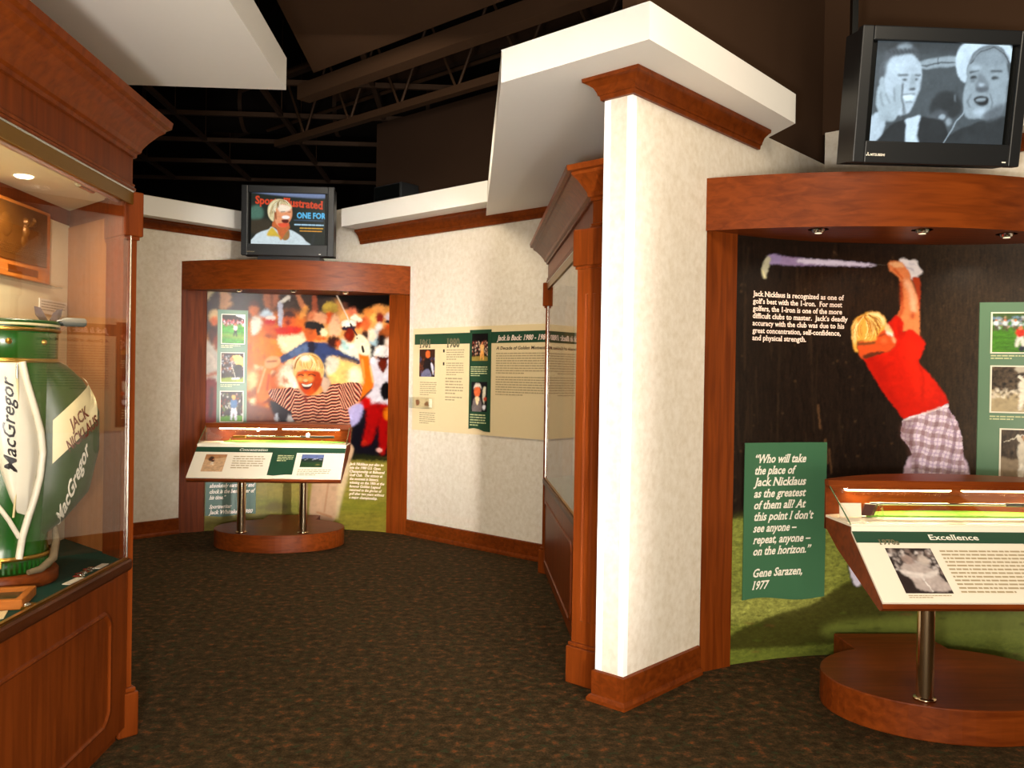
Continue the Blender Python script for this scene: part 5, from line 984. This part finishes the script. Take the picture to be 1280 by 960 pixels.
# ---------------------------------------------------------------- display cases
def sweep_closed(prof, path): return MB().sweep(prof, path, -1)
def case(front_loc, rot, L0, L1, D, near_ch, far_ch, back_pts, lb, panels, glass_splits, cam_end):
    """local x runs left to right along the front as seen, y into the case"""
    t = thing('display_case', lb, 'display case', front_loc, rot)
    foot = [(L0, 0), (L1, 0)] + far_ch + back_pts + near_ch            # counter-clockwise footprint
    inset = lambda q: [(min(max(x, L0 - 0.5), L1 + 0.5), y) for x, y in q]
    cenx = (L0 + L1) / 2
    def shrink(k, base=0.0): return [(cenx + (x - cenx) * (1 - k / (L1 - L0) * 2), (y + k if y < 0.01 else (y - k * 0.3))) for x, y in foot]
    part('cabinet', MB().prism(foot, 0.05, 0.765), 'wood', t)
    part('toe_kick', MB().prism(shrink(0.03), 0.0, 0.05), 'wood', t)
    front3 = [near_ch[-1] if near_ch else (L0, 0.3), (L0, 0), (L1, 0), far_ch[0]]
    SILL = [(0, 0.735), (0.010, 0.735), (0.016, 0.745), (0.016, 0.775), (0.010, 0.782), (0, 0.782)]
    part('sill', MB().sweep(SILL, front3, -1), 'wood_dark', t, 'dark edge rail below the glass')
    part('display_deck', MB().prism(foot, 0.765, 0.785), 'felt', t, 'dark green felt deck')
    # raised panels with notched corners
    for (a, b) in panels:
        z0, z1 = 0.13, 0.615; r = 0.055
        def outline(k):
            x0, x1, y0, y1, q = a + k, b - k, z0 + k, z1 - k, r
            pts = []
            for cx, cz, s0 in ((x0, y0, 0), (x1, y0, 1), (x1, y1, 2), (x0, y1, 3)):
                seg = [(q, 0), (q * 0.55, q * 0.2), (q * 0.25, q * 0.5), (0, q)] if s0 in (0, 2) else [(0, q), (q * 0.25, q * 0.5), (q * 0.55, q * 0.2), (q, 0)]
                sx = 1 if cx == x0 else -1; sz = 1 if cz == y0 else -1
                seg = seg[::-1] if s0 in (0, 2) else seg[::-1]
                if s0 in (0,): seg = [(0, q), (q * 0.25, q * 0.6), (q * 0.6, q * 0.25), (q, 0)]
                if s0 == 1: seg = [(q, 0), (q * 0.6, q * 0.25), (q * 0.25, q * 0.6), (0, q)]
                if s0 == 2: seg = [(0, q), (q * 0.25, q * 0.6), (q * 0.6, q * 0.25), (q, 0)]
                if s0 == 3: seg = [(q, 0), (q * 0.6, q * 0.25), (q * 0.25, q * 0.6), (0, q)]
                pts += [(cx + sx * u, cz + sz * v) for u, v in seg]
            return pts
        rings = [(outline(0), 0.0), (outline(0.003), -0.009), (outline(0.011), -0.011), (outline(0.018), -0.004), (outline(0.024), -0.002)]
        mb = MB(); n = len(rings[0][0])
        mb.add([(x, y, z) for pts, y in rings for x, z in pts], [[k * n + i, k * n + (i + 1) % n, (k + 1) * n + (i + 1) % n, (k + 1) * n + i] for k in range(len(rings) - 1) for i in range(n)] + [[(len(rings) - 1) * n + i for i in range(n)]])
        part('raised_panel', mb, 'wood', t)
    # upper box: frieze, cornice, inner ceiling
    part('frieze', MB().prism(foot, 2.385, 2.60), 'wood', t)
    part('frieze_bead', MB().sweep([(0, 2.385), (0.012, 2.385), (0.014, 2.395), (0.006, 2.402), (0.010, 2.412), (0, 2.416)], front3, -1), 'wood', t)
    CN = [(0, 2.53), (0.014, 2.53), (0.016, 2.545), (0.03, 2.552), (0.036, 2.57), (0.06, 2.60), (0.095, 2.635), (0.12, 2.652), (0.124, 2.667), (0.145, 2.672), (0.150, 2.70), (0, 2.70)]
    part('cornice', MB().sweep(CN, front3, -1), 'wood', t)
    part('case_top', MB().prism(foot, 2.60, 2.69), 'wood', t)
    part('inner_ceiling', MB().prism(shrink(0.02), 2.372, 2.386), 'case_cream', t, 'cream lining of the case ceiling')
    # back and end linings
    bk = max(p[1] for p in back_pts + far_ch) 
    bx = sorted([p[0] for p in back_pts])
    part('back_panel', MB().box(bx[0] + 0.0, bx[-1] - 0.0, D - 0.03, D - 0.012, 0.785, 2.30), 'case_cream', t, 'cream back panel')
    part('back_valance', MB().box(bx[0], bx[-1], D - 0.034, D - 0.012, 2.30, 2.373), 'wood', t)
    part('case_back', MB().box(bx[0], bx[-1], D - 0.012, D, 0.785, 2.385), 'wood', t)
    for end, ch in ((0, near_ch[-1]), (1, far_ch[0])):
        c0 = Vector((L1, 0)) if end else Vector((L0, 0)); c1 = Vector(ch); d = (c1 - c0).normalized(); nn = Vector((-d.y, d.x)) * (1 if end else -1)
        part('end_panel', MB().prism([tuple(c0), tuple(c1), tuple(c1 + nn * 0.012), tuple(c0 + nn * 0.012)], 0.785, 2.386), 'wood', t)
        a2 = c0 + nn * 0.013 + d * 0.035; b2 = c1 + nn * 0.013 - d * 0.02
        part('end_lining', MB().prism([tuple(a2), tuple(b2), tuple(b2 + nn * 0.006), tuple(a2 + nn * 0.006)], 0.786, 2.29), 'wood_in', t, 'light brown lining of the case end')
        # fluted pilaster on the chamfer, standing a little past the corner
        out = -nn; w0, w1 = (-0.085, 0.155) if end == cam_end else (0.0, 0.20)
        def bl(a, b, o0, o1, z0, z1, name, mat='wood', par=t):
            p = [c0 + d * a + out * o0, c0 + d * b + out * o0, c0 + d * b + out * o1, c0 + d * a + out * o1]
            return part(name, MB().prism([tuple(q) for q in p], z0, z1), mat, par)
        # shaft cut with three flutes
        prof = [(w0 + 0.012, 0.0), (w1 - 0.012, 0.0)]
        fl = []; ww = w1 - w0 - 0.024; xs = [w0 + 0.012 + ww / 2 + k * 0.047 for k in (1, 0, -1)]
        top = [(w1 - 0.012, 0.028)]
        for xc in xs:
            top += [(xc + 0.010, 0.028), (xc + 0.006, 0.021), (xc, 0.019), (xc - 0.006, 0.021), (xc - 0.010, 0.028)]
        top += [(w0 + 0.012, 0.028)]
        pp = [c0 + d * a + out * (b - 0.03 if b == 0 else b) for a, b in prof + top]
        sh = part('pilaster', MB().prism([tuple(q) for q in pp], 0.33, 2.045), 'wood', t)
        bl(w0 + 0.012, w1 - 0.012, -0.03, 0.028, 0.2, 0.33, 'pilaster_foot', par=sh); bl(w0 + 0.012, w1 - 0.012, -0.03, 0.028, 2.045, 2.175, 'pilaster_neck', par=sh)
        bevel(bl(w0 - 0.008, w1 + 0.008, -0.035, 0.055, 0.0, 0.195, 'base_block', par=sh), 0.008)
        bevel(bl(w0 - 0.003, w1 + 0.003, -0.032, 0.044, 0.195, 0.215, 'base_moulding', par=sh), 0.006)
        bevel(bl(w0 - 0.006, w1 + 0.006, -0.035, 0.050, 2.19, 2.384, 'capital_block', par=sh), 0.006)
        bl(w0 + 0.003, w1 - 0.003, -0.032, 0.036, 2.175, 2.19, 'capital_neck', par=sh)
    # glass panes with a pale metal edge bead, brass light rail above
    xs = [L0] + glass_splits + [L1]
    for a, b in zip(xs[:-1], xs[1:]):
        part('glass_pane', MB().box(a + 0.014, b - 0.002, 0.004, 0.008, 0.786, 2.384), 'glass', t)
    for x in xs:
        part('glass_bead', MB().box(x - 0.004 if x > L0 else x, x + 0.004 if x < L1 else x, 0.0, 0.012, 0.786, 2.384), 'steel', t, 'narrow pale metal edge bead')
    part('bottom_channel', MB().box(L0, L1, -0.001, 0.014, 0.783, 0.792), 'brass', t, 'thin brass channel at the foot of the glass')
    part('brass_header', MB().box(L0, L1, -0.006, 0.002, 2.325, 2.384), 'brass_flat', t, 'flat brass strip along the head of the glass')
    part('header_line', MB().box(L0, L1, -0.009, -0.004, 2.376, 2.384), 'steel', t)
    rl = part('light_rail', MB().tube([(L0 + 0.02, 0.05, 2.352), (L1 - 0.03, 0.05, 2.352)], 0.024, 14), 'brass', t, 'brass lamp rail behind the glass head')
    part('rail_cap', MB().tube([(L1 - 0.33, 0.085, 2.345), (L1 - 0.20, 0.085, 2.345)], 0.016, 12), 'steel', rl)
    x = L1 - 0.3
    while x > L0 + 0.1:
        pl = part('ceiling_lamp', MB().lathe([(0, 2.366), (0.028, 2.366), (0.036, 2.372)], (x, D * 0.62, 0), 16), 'lamp_case', t, 'small glowing ceiling lamp')
        x -= 0.62
    return t
# left case: viewer looks towards -x ; local x = +y world, local y = -x world
LCX, LCY = -1.47, 1.60
case((LCX, LCY, 0), R(90), -2.25, 2.25, 0.50, [(-2.75, 0.50)], [(2.75, 0.50)], [(2.72, 0.50), (-2.72, 0.50)],
     'long cherry display case with golf bag at the left of the picture', [(-2.15, -0.75), (-0.62, 0.78), (0.92, 2.07)], [-0.72, 0.80], 9)
case((0.64, 5.78, 0), R(-90), -1.27, 1.27, 0.44, [(-1.33, 0.44), (-1.515, 0.245)][0:2], [(1.3925, 0.1225)], [(1.08, 0.435), (1.06, 0.44), (-1.33, 0.44)],
     'cherry display case with fluted pilaster behind the white partition', [(-1.17, 0.62)], [], 1)
for x, y, zz, p in ((-1.72, 3.55, 2.33, 7), (-1.72, 2.9, 2.33, 7), (-1.72, 2.1, 2.33, 7), (0.9, 6.4, 2.33, 5), (0.9, 5.4, 2.33, 5)):
    area('case_ceiling_lamp', (x, y, zz), (x, y, 0), 0.10, p, (1, 0.85, 0.62))

# ---------------------------------------------------------------- things in the left case
DZ = 0.785
BX, BY = -1.765, 3.40
VR = Vector((0.884, 0.466)); VF = Vector((-0.466, 0.884))    # right and away as seen by a visitor before the bag
bag = thing('golf_bag', 'green and white leather staff golf bag in the left display case', 'golf bag', (BX, BY, DZ + 0.055), math.atan2(VR.y, VR.x))
BH = 0.935
def brad(z): 
    return float(np.interp(z, [0, 0.02, 0.1, 0.3, 0.6, 0.8, 0.9, 0.935], [0.150, 0.158, 0.150, 0.165, 0.170, 0.172, 0.178, 0.180]))
zs = [0.0, 0.01, 0.03, 0.05, 0.07, 0.09, 0.1] + [0.14 + 0.05 * i for i in range(14)] + [0.82]
part('body', MB().lathe([(0, 0.0)] + [(brad(z), z) for z in zs], seg=48), 'leather_green', bag)
part('collar', MB().lathe([(0.172, 0.80), (0.178, 0.805), (0.180, 0.905), (0.177, 0.912)], seg=48), 'leather_green', bag)
part('base_ring', MB().lathe([(0.150, -0.002), (0.165, 0.0), (0.168, 0.05), (0.160, 0.055)], seg=48), 'leather_dark', bag)
for z, r, mt in ((0.060, 0.166, 'gold'), (0.795, 0.180, 'gold'), (0.912, 0.183, 'gold'), (0.930, 0.181, 'leather_cream')):
    part('trim_ring', MB().lathe([(r, z - 0.008), (r + 0.005, z - 0.004), (r + 0.005, z + 0.004), (r, z + 0.008)], seg=48), mt, bag, 'gold coloured trim ring' if mt == 'gold' else 'cream trim ring')
part('rim', MB().lathe([(0.180, 0.905), (0.186, 0.915), (0.185, 0.94), (0.178, 0.948), (0.165, 0.94), (0.163, 0.86), (0.0, 0.85)], seg=48), 'leather_dark', bag)
rb = MB()
for i in range(60):
    a = 2 * math.pi * i / 60; rb.obox((0.168 * math.cos(a), 0.168 * math.sin(a), 0.028), (0.003 * math.cos(a), 0.003 * math.sin(a), 0), (-0.004 * math.sin(a), 0.004 * math.cos(a), 0), (0, 0, 0.02))
o = part('base_ribs', rb, 'leather_green', bag)
for a_ in (-1.52, -2.2, -0.8):
    part('stud', MB().lathe([(0, 0.012), (0.008, 0.008), (0.012, 0.0)], seg=12).map(lambda x, y, z: (0.178 * math.cos(a_) + x * -math.sin(a_) + z * math.cos(a_), 0.178 * math.sin(a_) + x * math.cos(a_) + z * math.sin(a_), 0.865 + y)), 'gold', bag)
bk_ = MB().obox((-0.02, -0.170, 0.045), (0.016, 0, 0), (0, 0.006, 0), (0, 0, 0.014)); bevel(part('buckle', bk_, 'gold', bag), 0.003)
# front pocket as a padded patch on the body: author (x, z), lifted by a pillow profile
def patch(poly, lift, name, mat, par, pad=0.012, nx=26, nz=40, R0=None):
    P = np.array(poly); z0, z1 = P[:, 1].min(), P[:, 1].max(); vs = []; fs = []
    for j in range(nz + 1):
        z = z0 + (z1 - z0) * (j / nz) ; zc = min(max(z, z0 + 1e-4), z1 - 1e-4); xs = []
        for i in range(len(P)):
            (xa, za), (xb, zb) = P[i - 1], P[i]
            if (za > zc) != (zb > zc): xs.append(xa + (xb - xa) * (zc - za) / (zb - za))
        xa, xb = (min(xs), max(xs)) if xs else (0, 0)
        for i in range(nx + 1):
            u = i / nx; x = xa + (xb - xa) * u; e = min(1, 4 * u, 4 * (1 - u), 6 * j / nz, 6 * (nz - j) / nz); r = (R0 or brad(z)) + lift * math.sin(e * math.pi / 2) ** 0.7 + 0.005
            x = max(-r * 0.98, min(r * 0.98, x)); vs.append((x, -math.sqrt(r * r - x * x), z))
    for j in range(nz):
        for i in range(nx):
            a = j * (nx + 1) + i; fs.append([a, a + 1, a + nx + 2, a + nx + 1])
    return part(name, MB().add(vs, fs, True), mat, par)
fp = patch([(-0.15, 0.79), (0.045, 0.79), (0.080, 0.66), (0.108, 0.53), (0.112, 0.42), (0.092, 0.30), (0.070, 0.22), (0.045, 0.225), (0.015, 0.30), (-0.03, 0.45), (-0.07, 0.60), (-0.15, 0.72)], 0.030, 'front_pocket', 'leather_white', bag)
fp['label'] = 'white leather front pocket'
def on_bag(x, z, lift): 
    r = brad(z) + lift; x = max(-r * .97, min(r * .97, x)); return (x, -math.sqrt(r * r - x * x), z)
def bag_tube(pts, lift, w, name, mat, par, lb=None):
    P = []
    for i in range(len(pts) - 1):
        for k in range(6):
            u = k / 6; P.append((pts[i][0] + (pts[i + 1][0] - pts[i][0]) * u, pts[i][1] + (pts[i + 1][1] - pts[i][1]) * u))
    P.append(pts[-1]); return part(name, MB().tube([on_bag(x, z, lift) for x, z in P], w, 8), mat, par, lb)
bag_tube([(0.052, 0.79), (0.066, 0.72), (0.094, 0.62), (0.116, 0.53), (0.124, 0.45), (0.116, 0.36), (0.098, 0.28), (0.078, 0.21), (0.060, 0.14), (0.050, 0.06)], 0.012, 0.013, 'piping', 'leather_white', bag, 'wide white piping')
bag_tube([(0.050, 0.14), (0.015, 0.21), (-0.03, 0.28), (-0.08, 0.33)], 0.010, 0.009, 'piping', 'leather_white', bag)
bag_tube([(0.036, 0.775), (0.04, 0.66), (0.045, 0.5), (0.040, 0.34), (0.030, 0.22)], 0.031, 0.004, 'zip', 'leather_cream', fp)
bag_tube([(0.036, 0.78), (0.036, 0.73)], 0.036, 0.005, 'zip_pull', 'steel', fp)
bag_tube([(0.062, 0.78), (0.085, 0.62), (0.100, 0.5), (0.092, 0.38), (0.07, 0.25)], 0.012, 0.003, 'seam', 'leather_cream', bag)
# script lettering running up the pocket
mt_ = text_mb('MacGregor', 0.046, 0.34, 0.02, 0.45, False)
mt_.map(lambda x, y, z: on_bag(0.040 - z * 0.9 - x * 0.05, 0.385 + x, 0.036)); part('lettering', mt_, 'black_glossy', fp, 'black script lettering running up the pocket')
# side pocket: swollen leather pouch with white piping
def side_r(th, z):
    w = np.interp(th, [R(-38), R(-24), R(0), R(55), R(85), R(100)], [0, 0.55, 1, 1, 0.5, 0]); h = np.interp(z, [0.13, 0.17, 0.28, 0.45, 0.60, 0.72, 0.78, 0.80], [0, 0.32, 0.80, 1.0, 0.98, 0.62, 0.25, 0])
    return brad(z) - 0.003 + 0.165 * float(w) * float(h)
vs = []; fs = []; NT, NZ = 36, 36
for j in range(NZ + 1):
    z = 0.13 + 0.67 * j / NZ
    for i in range(NT + 1):
        th = R(-38) + R(138) * i / NT; r = side_r(th, z); vs.append((r * math.cos(th), r * math.sin(th), z))
for j in range(NZ):
    for i in range(NT):
        a = j * (NT + 1) + i; fs.append([a, a + 1, a + NT + 2, a + NT + 1])
sp = part('side_pocket', MB().add(vs, fs, True), 'leather_dark', bag, 'swollen dark green side pocket')
pts = [(0.80 - 0.67 * k / 30) for k in range(31)]
thp = R(12)
part('piping', MB().tube([((side_r(thp, z) + 0.002) * math.cos(thp), (side_r(thp, z) + 0.002) * math.sin(thp), z) for z in pts], 0.004, 6), 'leather_white', sp)
def on_side(x, z, lift=0.002):      # x measured to the right; find the pocket point seen there
    best = None
    for k in range(500):
        th = R(-38) + R(50) * k / 499; r = side_r(th, z)
        if best is None or abs(r * math.cos(th) - x) < best[0]: best = (abs(r * math.cos(th) - x), th, r)
    th, r = best[1], best[2] + lift; return (r * math.cos(th), r * math.sin(th) - lift, z)
# name band across the side pocket
vs = []; fs = []
for i in range(13):
    for j in range(7):
        u = i / 12; v = j / 6; vs.append(on_side(0.150 + 0.158 * u, 0.405 + 0.165 * u + v * 0.165, 0.009))
for i in range(12):
    for j in range(6):
        a = i * 7 + j; fs.append([a, a + 7, a + 8, a + 1])
nb = part('name_band', MB().add(vs, fs, True), 'leather_cream', sp, 'cream band with the dark red name')
def band_text(txt, x0, z0, size, width, mat, par, shear, slope_, lift, bold=0.03, serif=False):
    m_ = text_mb(txt, size, width, bold, shear, serif); m_.map(lambda x, y, z: on_side(x0 + x * 1.0 - z * 0.30, z0 + x * slope_ + z, lift)); return part('lettering', m_, mat, par)
band_text('JACK', 0.208, 0.530, 0.042, 0.060, 'ink_brown', nb, 0.0, 0.95, 0.016)
band_text('NICKLAUS', 0.200, 0.450, 0.042, 0.105, 'ink_brown', nb, 0.0, 0.95, 0.016)
band_text('MacGregor', 0.185, 0.155, 0.055, 0.100, 'leather_white', sp, 0.0, 2.9, 0.004, 0.035)
# strap hanging at the back of the pocket
part('strap', MB().tube([(0.175, 0.0, 0.15), (0.178, -0.04, 0.10), (0.165, -0.09, 0.04), (0.12, -0.14, 0.012), (0.08, -0.17, 0.010)], [0.010, 0.014, 0.016, 0.014, 0.010], 8), 'worn_leather', bag, 'worn tan carrying strap')
# clubs and towel end showing above the rim
def cw(x, y, z): # bag-local to world offset
    return (BX + VR.x * x + VF.x * y, BY + VR.y * x + VF.y * y, DZ + 0.055 + z)
def bag_club(x, y, z0, top, lb, kind):
    t = thing('golf_club', lb, 'golf club', cw(x, y, 0.86), math.atan2(VR.y, VR.x), None)
    h = top - 0.86
    part('shaft', MB().tube([(0, 0, 0), (0.012, 0, h)], 0.006, 8), 'copper', t)
    hd = MB().prism([(-0.012, h - 0.005), (0.010, h - 0.012), (0.035, h + 0.022), (0.040, h + 0.055), (0.018, h + 0.05)], -0.008, 0.008)
    hd.map(lambda a, b, c: (a * kind, c, b)); part('club_head', hd, 'copper', t)
bag_club(0.135, 0.04, 0, 0.955, 'dark iron head leaning left above the golf bag rim', -1)
bag_club(0.155, 0.05, 0, 0.950, 'dark iron head leaning right above the golf bag rim', 1)
bag_club(0.145, -0.02, 0, 0.935, 'short dark iron head low behind the bag rim', 0.8)
pg = thing('golf_club', 'club with grey rubber grip sticking out over the bag rim', 'golf club', cw(0.16, 0.0, 0.945), math.atan2(VR.y, VR.x))
part('grip', MB().tube([(0.03, 0, 0.006), (0.045, 0, 0.006), (0.11, 0, 0.006), (0.118, 0, 0.006)], [0.014, 0.018, 0.017, 0.010], 14), 'grip', pg)
part('shaft', MB().tube([(-0.03, 0, -0.01), (0.035, 0, 0.004)], [0.012, 0.014], 10), 'black_plastic', pg)
# wooden base under the bag
o = part('bag_platform', MB().lathe([(0, 0.0), (0.185, 0.0), (0.19, 0.008), (0.19, 0.045), (0.183, 0.0535), (0, 0.0535)], seg=40), 'wood_h', None, None, (BX, BY, DZ + 0.001)); tag(o, 'low round cherry platform under the golf bag', 'platform')
# bronze relief plaque on the case back
PX = LCX - 0.50 + 0.032
pq = thing('plaque', 'wooden plaque with a bronze relief of a golfer on the case back', 'plaque', (PX, 3.80, 2.155), R(90))
bevel(part('wood_plate', MB().box(-0.27, 0.265, -0.022, 0, -0.165, 0.160), 'frame_wood', pq), 0.004)
def relief(u, v):
    x = (u - 0.5) * 0.44; z = (v - 0.5) * 0.22; h = np.zeros_like(x)
    def bump(cx, cz, rx, rz, a, ang=0):
        c, s = math.cos(ang), math.sin(ang); X = (x - cx) * c + (z - cz) * s; Zz = -(x - cx) * s + (z - cz) * c
        return a * np.clip(1 - (X / rx) ** 2 - (Zz / rz) ** 2, 0, 1) ** 0.5
    for b in [(0.03, 0.055, 0.014, 0.018, 0.014), (0.035, 0.015, 0.022, 0.032, 0.012), (0.075, 0.05, 0.045, 0.008, 0.010, 0.5), (0.105, 0.07, 0.01, 0.016, 0.010), (0.085, 0.045, 0.040, 0.007, 0.010, 0.3), (-0.12, 0.02, 0.05, 0.05, 0.004), (0.16, 0.01, 0.03, 0.03, 0.003), (0.03, -0.03, 0.03, 0.03, 0.008)]:
        h = np.maximum(h, bump(*b))
    rows = ((v > 0.08) & (v < 0.34)); h = np.where(rows, np.maximum(h, 0.003 * (np.sin(v * 150) > 0.1) * (np.sin(u * 190 + np.floor(v * 24) * 2.3) > -0.4)), h)
    return h * 1.5
def rpos(u, v): return np.stack([(u - 0.5) * 0.44 - 0.005, -0.026 - relief(u, v), (v - 0.5) * 0.22 + 0.025], -1)
link('bronze_relief', art_mesh('bronze_relief', 130, 70, rpos, lambda u, v: np.ones(u.shape + (3,)), 'bronze'), pq)
part('bronze_plate', MB().box(-0.232, 0.222, -0.027, -0.022, -0.093, 0.143), 'bronze', pq); part('name_plate', MB().box(-0.10, 0.15, -0.025, -0.022, -0.143, -0.115), 'brass', pq)
o = part('glass_shelf', MB().box(-0.30, 0.33, -0.05, 0.0, 0, 0.006), 'acrylic', None, None, (PX, 3.80, 1.978)); o.rotation_euler = (0, 0, R(90)); tag(o, 'narrow clear shelf under the bronze plaque', 'shelf')
lc = thing('label_card', 'small white printed card below the plaque on the case back', 'label card', (PX, 4.145, 1.89), R(90))
part('card', MB().box(-0.135, 0.13, -0.004, 0, -0.032, 0.035), 'white_print', lc)
m_ = words(0.24, 0.05, 4, rr, 0.98, 0.4); m_.map(lambda a, b, c: (-0.12 + a, -0.0048, 0.026 + c)); part('small_print', m_, 'ink_grey', lc)
# framed picture lying on the deck
fr = thing('picture_frame', 'oak framed picture lying on the green deck before the bag', 'picture frame', (-1.60, 3.13, DZ + 0.001), R(14))
fm = MB().box(-0.17, 0.07, -0.14, -0.115, 0, 0.035).box(-0.17, 0.07, 0.045, 0.07, 0, 0.035).box(-0.17, -0.145, -0.115, 0.045, 0, 0.035).box(0.045, 0.07, -0.115, 0.045, 0, 0.035)
bevel(part('frame', fm, 'frame_wood', fr), 0.004); part('picture', MB().box(-0.145, 0.045, -0.115, 0.045, 0.002, 0.02), 'dark_photo', fr)
def card(x, y, w, l, rot, lb, mat='white_print', z=0.003):
    o = part('label_card', MB().box(-w / 2, w / 2, -l / 2, l / 2, 0, z), mat, None, None, (x, y, DZ + 0.001)); o.rotation_euler = (0, 0, R(rot)); tag(o, lb, 'label card')
card(-1.510, 3.42, 0.03, 0.11, -3, 'long white card right beside the oak frame near the glass')
card(-1.515, 3.685, 0.028, 0.09, 0, 'white card farthest along the glass in the left case')
card(-1.560, 2.93, 0.09, 0.10, 20, 'cream card at the bottom left corner before the oak frame', 'cream_print')
def badge(x, y, lb):
    t = thing('badge', lb, 'badge', (x, y, DZ + 0.001), R(random.uniform(-30, 30)), 'money clip badges along the glass')
    part('clip', MB().box(-0.012, 0.012, -0.02, 0.02, 0, 0.004), 'gold', t); part('medal', MB().lathe([(0, 0.009), (0.012, 0.008), (0.015, 0.0)], (0, 0.012, 0), 14), 'steel', t); part('ribbon', MB().box(-0.009, 0.009, -0.022, -0.004, 0.004, 0.006), 'red_ribbon', t)
badge(-1.525, 3.50, 'gold and red badge nearest the long white card'); badge(-1.535, 3.545, 'middle badge with red ribbon on the green deck')
badge(-1.528, 3.585, 'third badge along the glass with small red ribbon'); badge(-1.54, 3.625, 'farthest badge beside the far white card')
cs = thing('coin_case', 'brass coin case on cream card before the oak frame', 'keepsake', (-1.50, 3.04, DZ + 0.001))
part('tray', MB().box(-0.02, 0.02, -0.03, 0.03, 0, 0.01), 'brass', cs); part('coin', MB().lathe([(0, 0.016), (0.014, 0.015), (0.016, 0.01)], (0, 0, 0), 16), 'steel', cs)

# ---------------------------------------------------------------- ceiling: grid, bulkhead, beam, truss, loudspeaker
g = thing('ceiling_grid', 'dark suspended metal ceiling grid at upper left', 'ceiling grid', (-3, 10.5, 4.5))
for x in (-5.6, -4.45, -3.33, -2.15, -1.0):
    part('tee_bar', MB().box(x + 3 - 0.025, x + 3 + 0.025, -4.6, 2.8, 0, 0.05), 'steel_brown', g)
for y in (8.8, 9.92, 11.05, 12.15, 13.25):
    part('tee_bar', MB().box(-3.0, 3.0, y - 10.5 - 0.02, y - 10.5 + 0.02, -0.005, 0.045), 'steel_brown', g)
hg = []
for x in (-4.45, -3.33, -2.15):
    for y in (8.8, 9.92, 11.05, 12.15): part('hanger_wire', MB().tube([(x + 3, y - 10.5, 0.04), (x + 3, y - 10.5, 1.1)], 0.006, 5), 'steel_brown', g)
dk = thing('air_duct', 'large dark round air duct above the ceiling grid', 'duct', (-3.2, 11.6, 5.1))
part('duct_body', MB().tube([(-2.5, 0, 0), (3.2, 0, 0)], 0.32, 20), 'black_ceiling', dk)
for k in range(5): part('duct_collar', MB().tube([(-2.2 + k * 1.2, 0, 0), (-2.15 + k * 1.2, 0, 0)], 0.335, 20), 'steel_brown', dk)
s_('trim_12', MB().prism([(-1.37, 7.56), (3.0, 3.19), (3.0, -3.9), (-1.37, -3.9)], 4.20, 4.55), 'dark_wall', 'dark brown dropped bulkhead overhead', 'bulkhead')
d_ = Vector((Q, -Q, 0)); n_ = Vector((Q, Q, 0))
def bar(mb, off, a0, a1, z, w, h):        # bar along the 45 degree line x+y=off, from x=a0 to x=a1
    p0, p1 = Vector((a0, off - a0, z)), Vector((a1, off - a1, z)); mb.obox((p0 + p1) / 2, (p1 - p0) / 2, n_ * w, (0, 0, h)); return mb
bm_ = part('ceiling_beam', bar(MB(), 6.72, -1.6, 2.2, 4.26, 0.07, 0.07), 'dark_wall'); tag(bm_, 'brown steel beam running beside the bulkhead', 'beam')
tr = thing('roof_truss', 'dark open web steel truss behind the white soffit', 'truss', (0, 0, 0))
part('chord', bar(MB(), 7.75, -2.2, 1.9, 4.2, 0.04, 0.035), 'steel_brown', tr); part('chord', bar(MB(), 7.75, -2.2, 1.9, 4.95, 0.04, 0.035), 'steel_brown', tr)
for i in range(14):
    x0 = -2.1 + i * 0.28; za, zb = (4.2, 4.95) if i % 2 else (4.95, 4.2)
    part('web', MB().tube([(x0, 7.75 - x0, za), (x0 + 0.28, 7.75 - x0 - 0.28, zb)], 0.014, 6), 'steel_brown', tr)
for k, (off, z, lb) in enumerate(((7.25, 4.75, 'upper thin conduit pipe running beside the truss'), (8.6, 4.7, 'thin conduit pipe hanging behind the truss'))):
    cp = part('conduit_pipe', MB().tube([(-2.6, off + 2.6, z), (1.9, off - 1.9, z)], 0.022, 8), 'steel_brown'); tag(cp, lb, 'pipe')
jt = thing('roof_joist', 'dark joist crossing behind the truss', 'joist', (0, 0, 0))
part('joist_bar', bar(MB(), 9.6, -4.0, 1.9, 5.2, 0.05, 0.08), 'steel_brown', jt)
ld = thing('loudspeaker', 'black loudspeaker standing on the ledge right of the distant television', 'loudspeaker', (-0.75, 8.72, 3.336), R(-45))
bevel(part('cabinet', MB().box(-0.21, 0.21, -0.11, 0.12, 0, 0.16), 'black_plastic', ld), 0.008); part('grille', MB().box(-0.19, 0.19, -0.117, -0.11, 0.015, 0.145), 'black_glossy', ld)
#END#
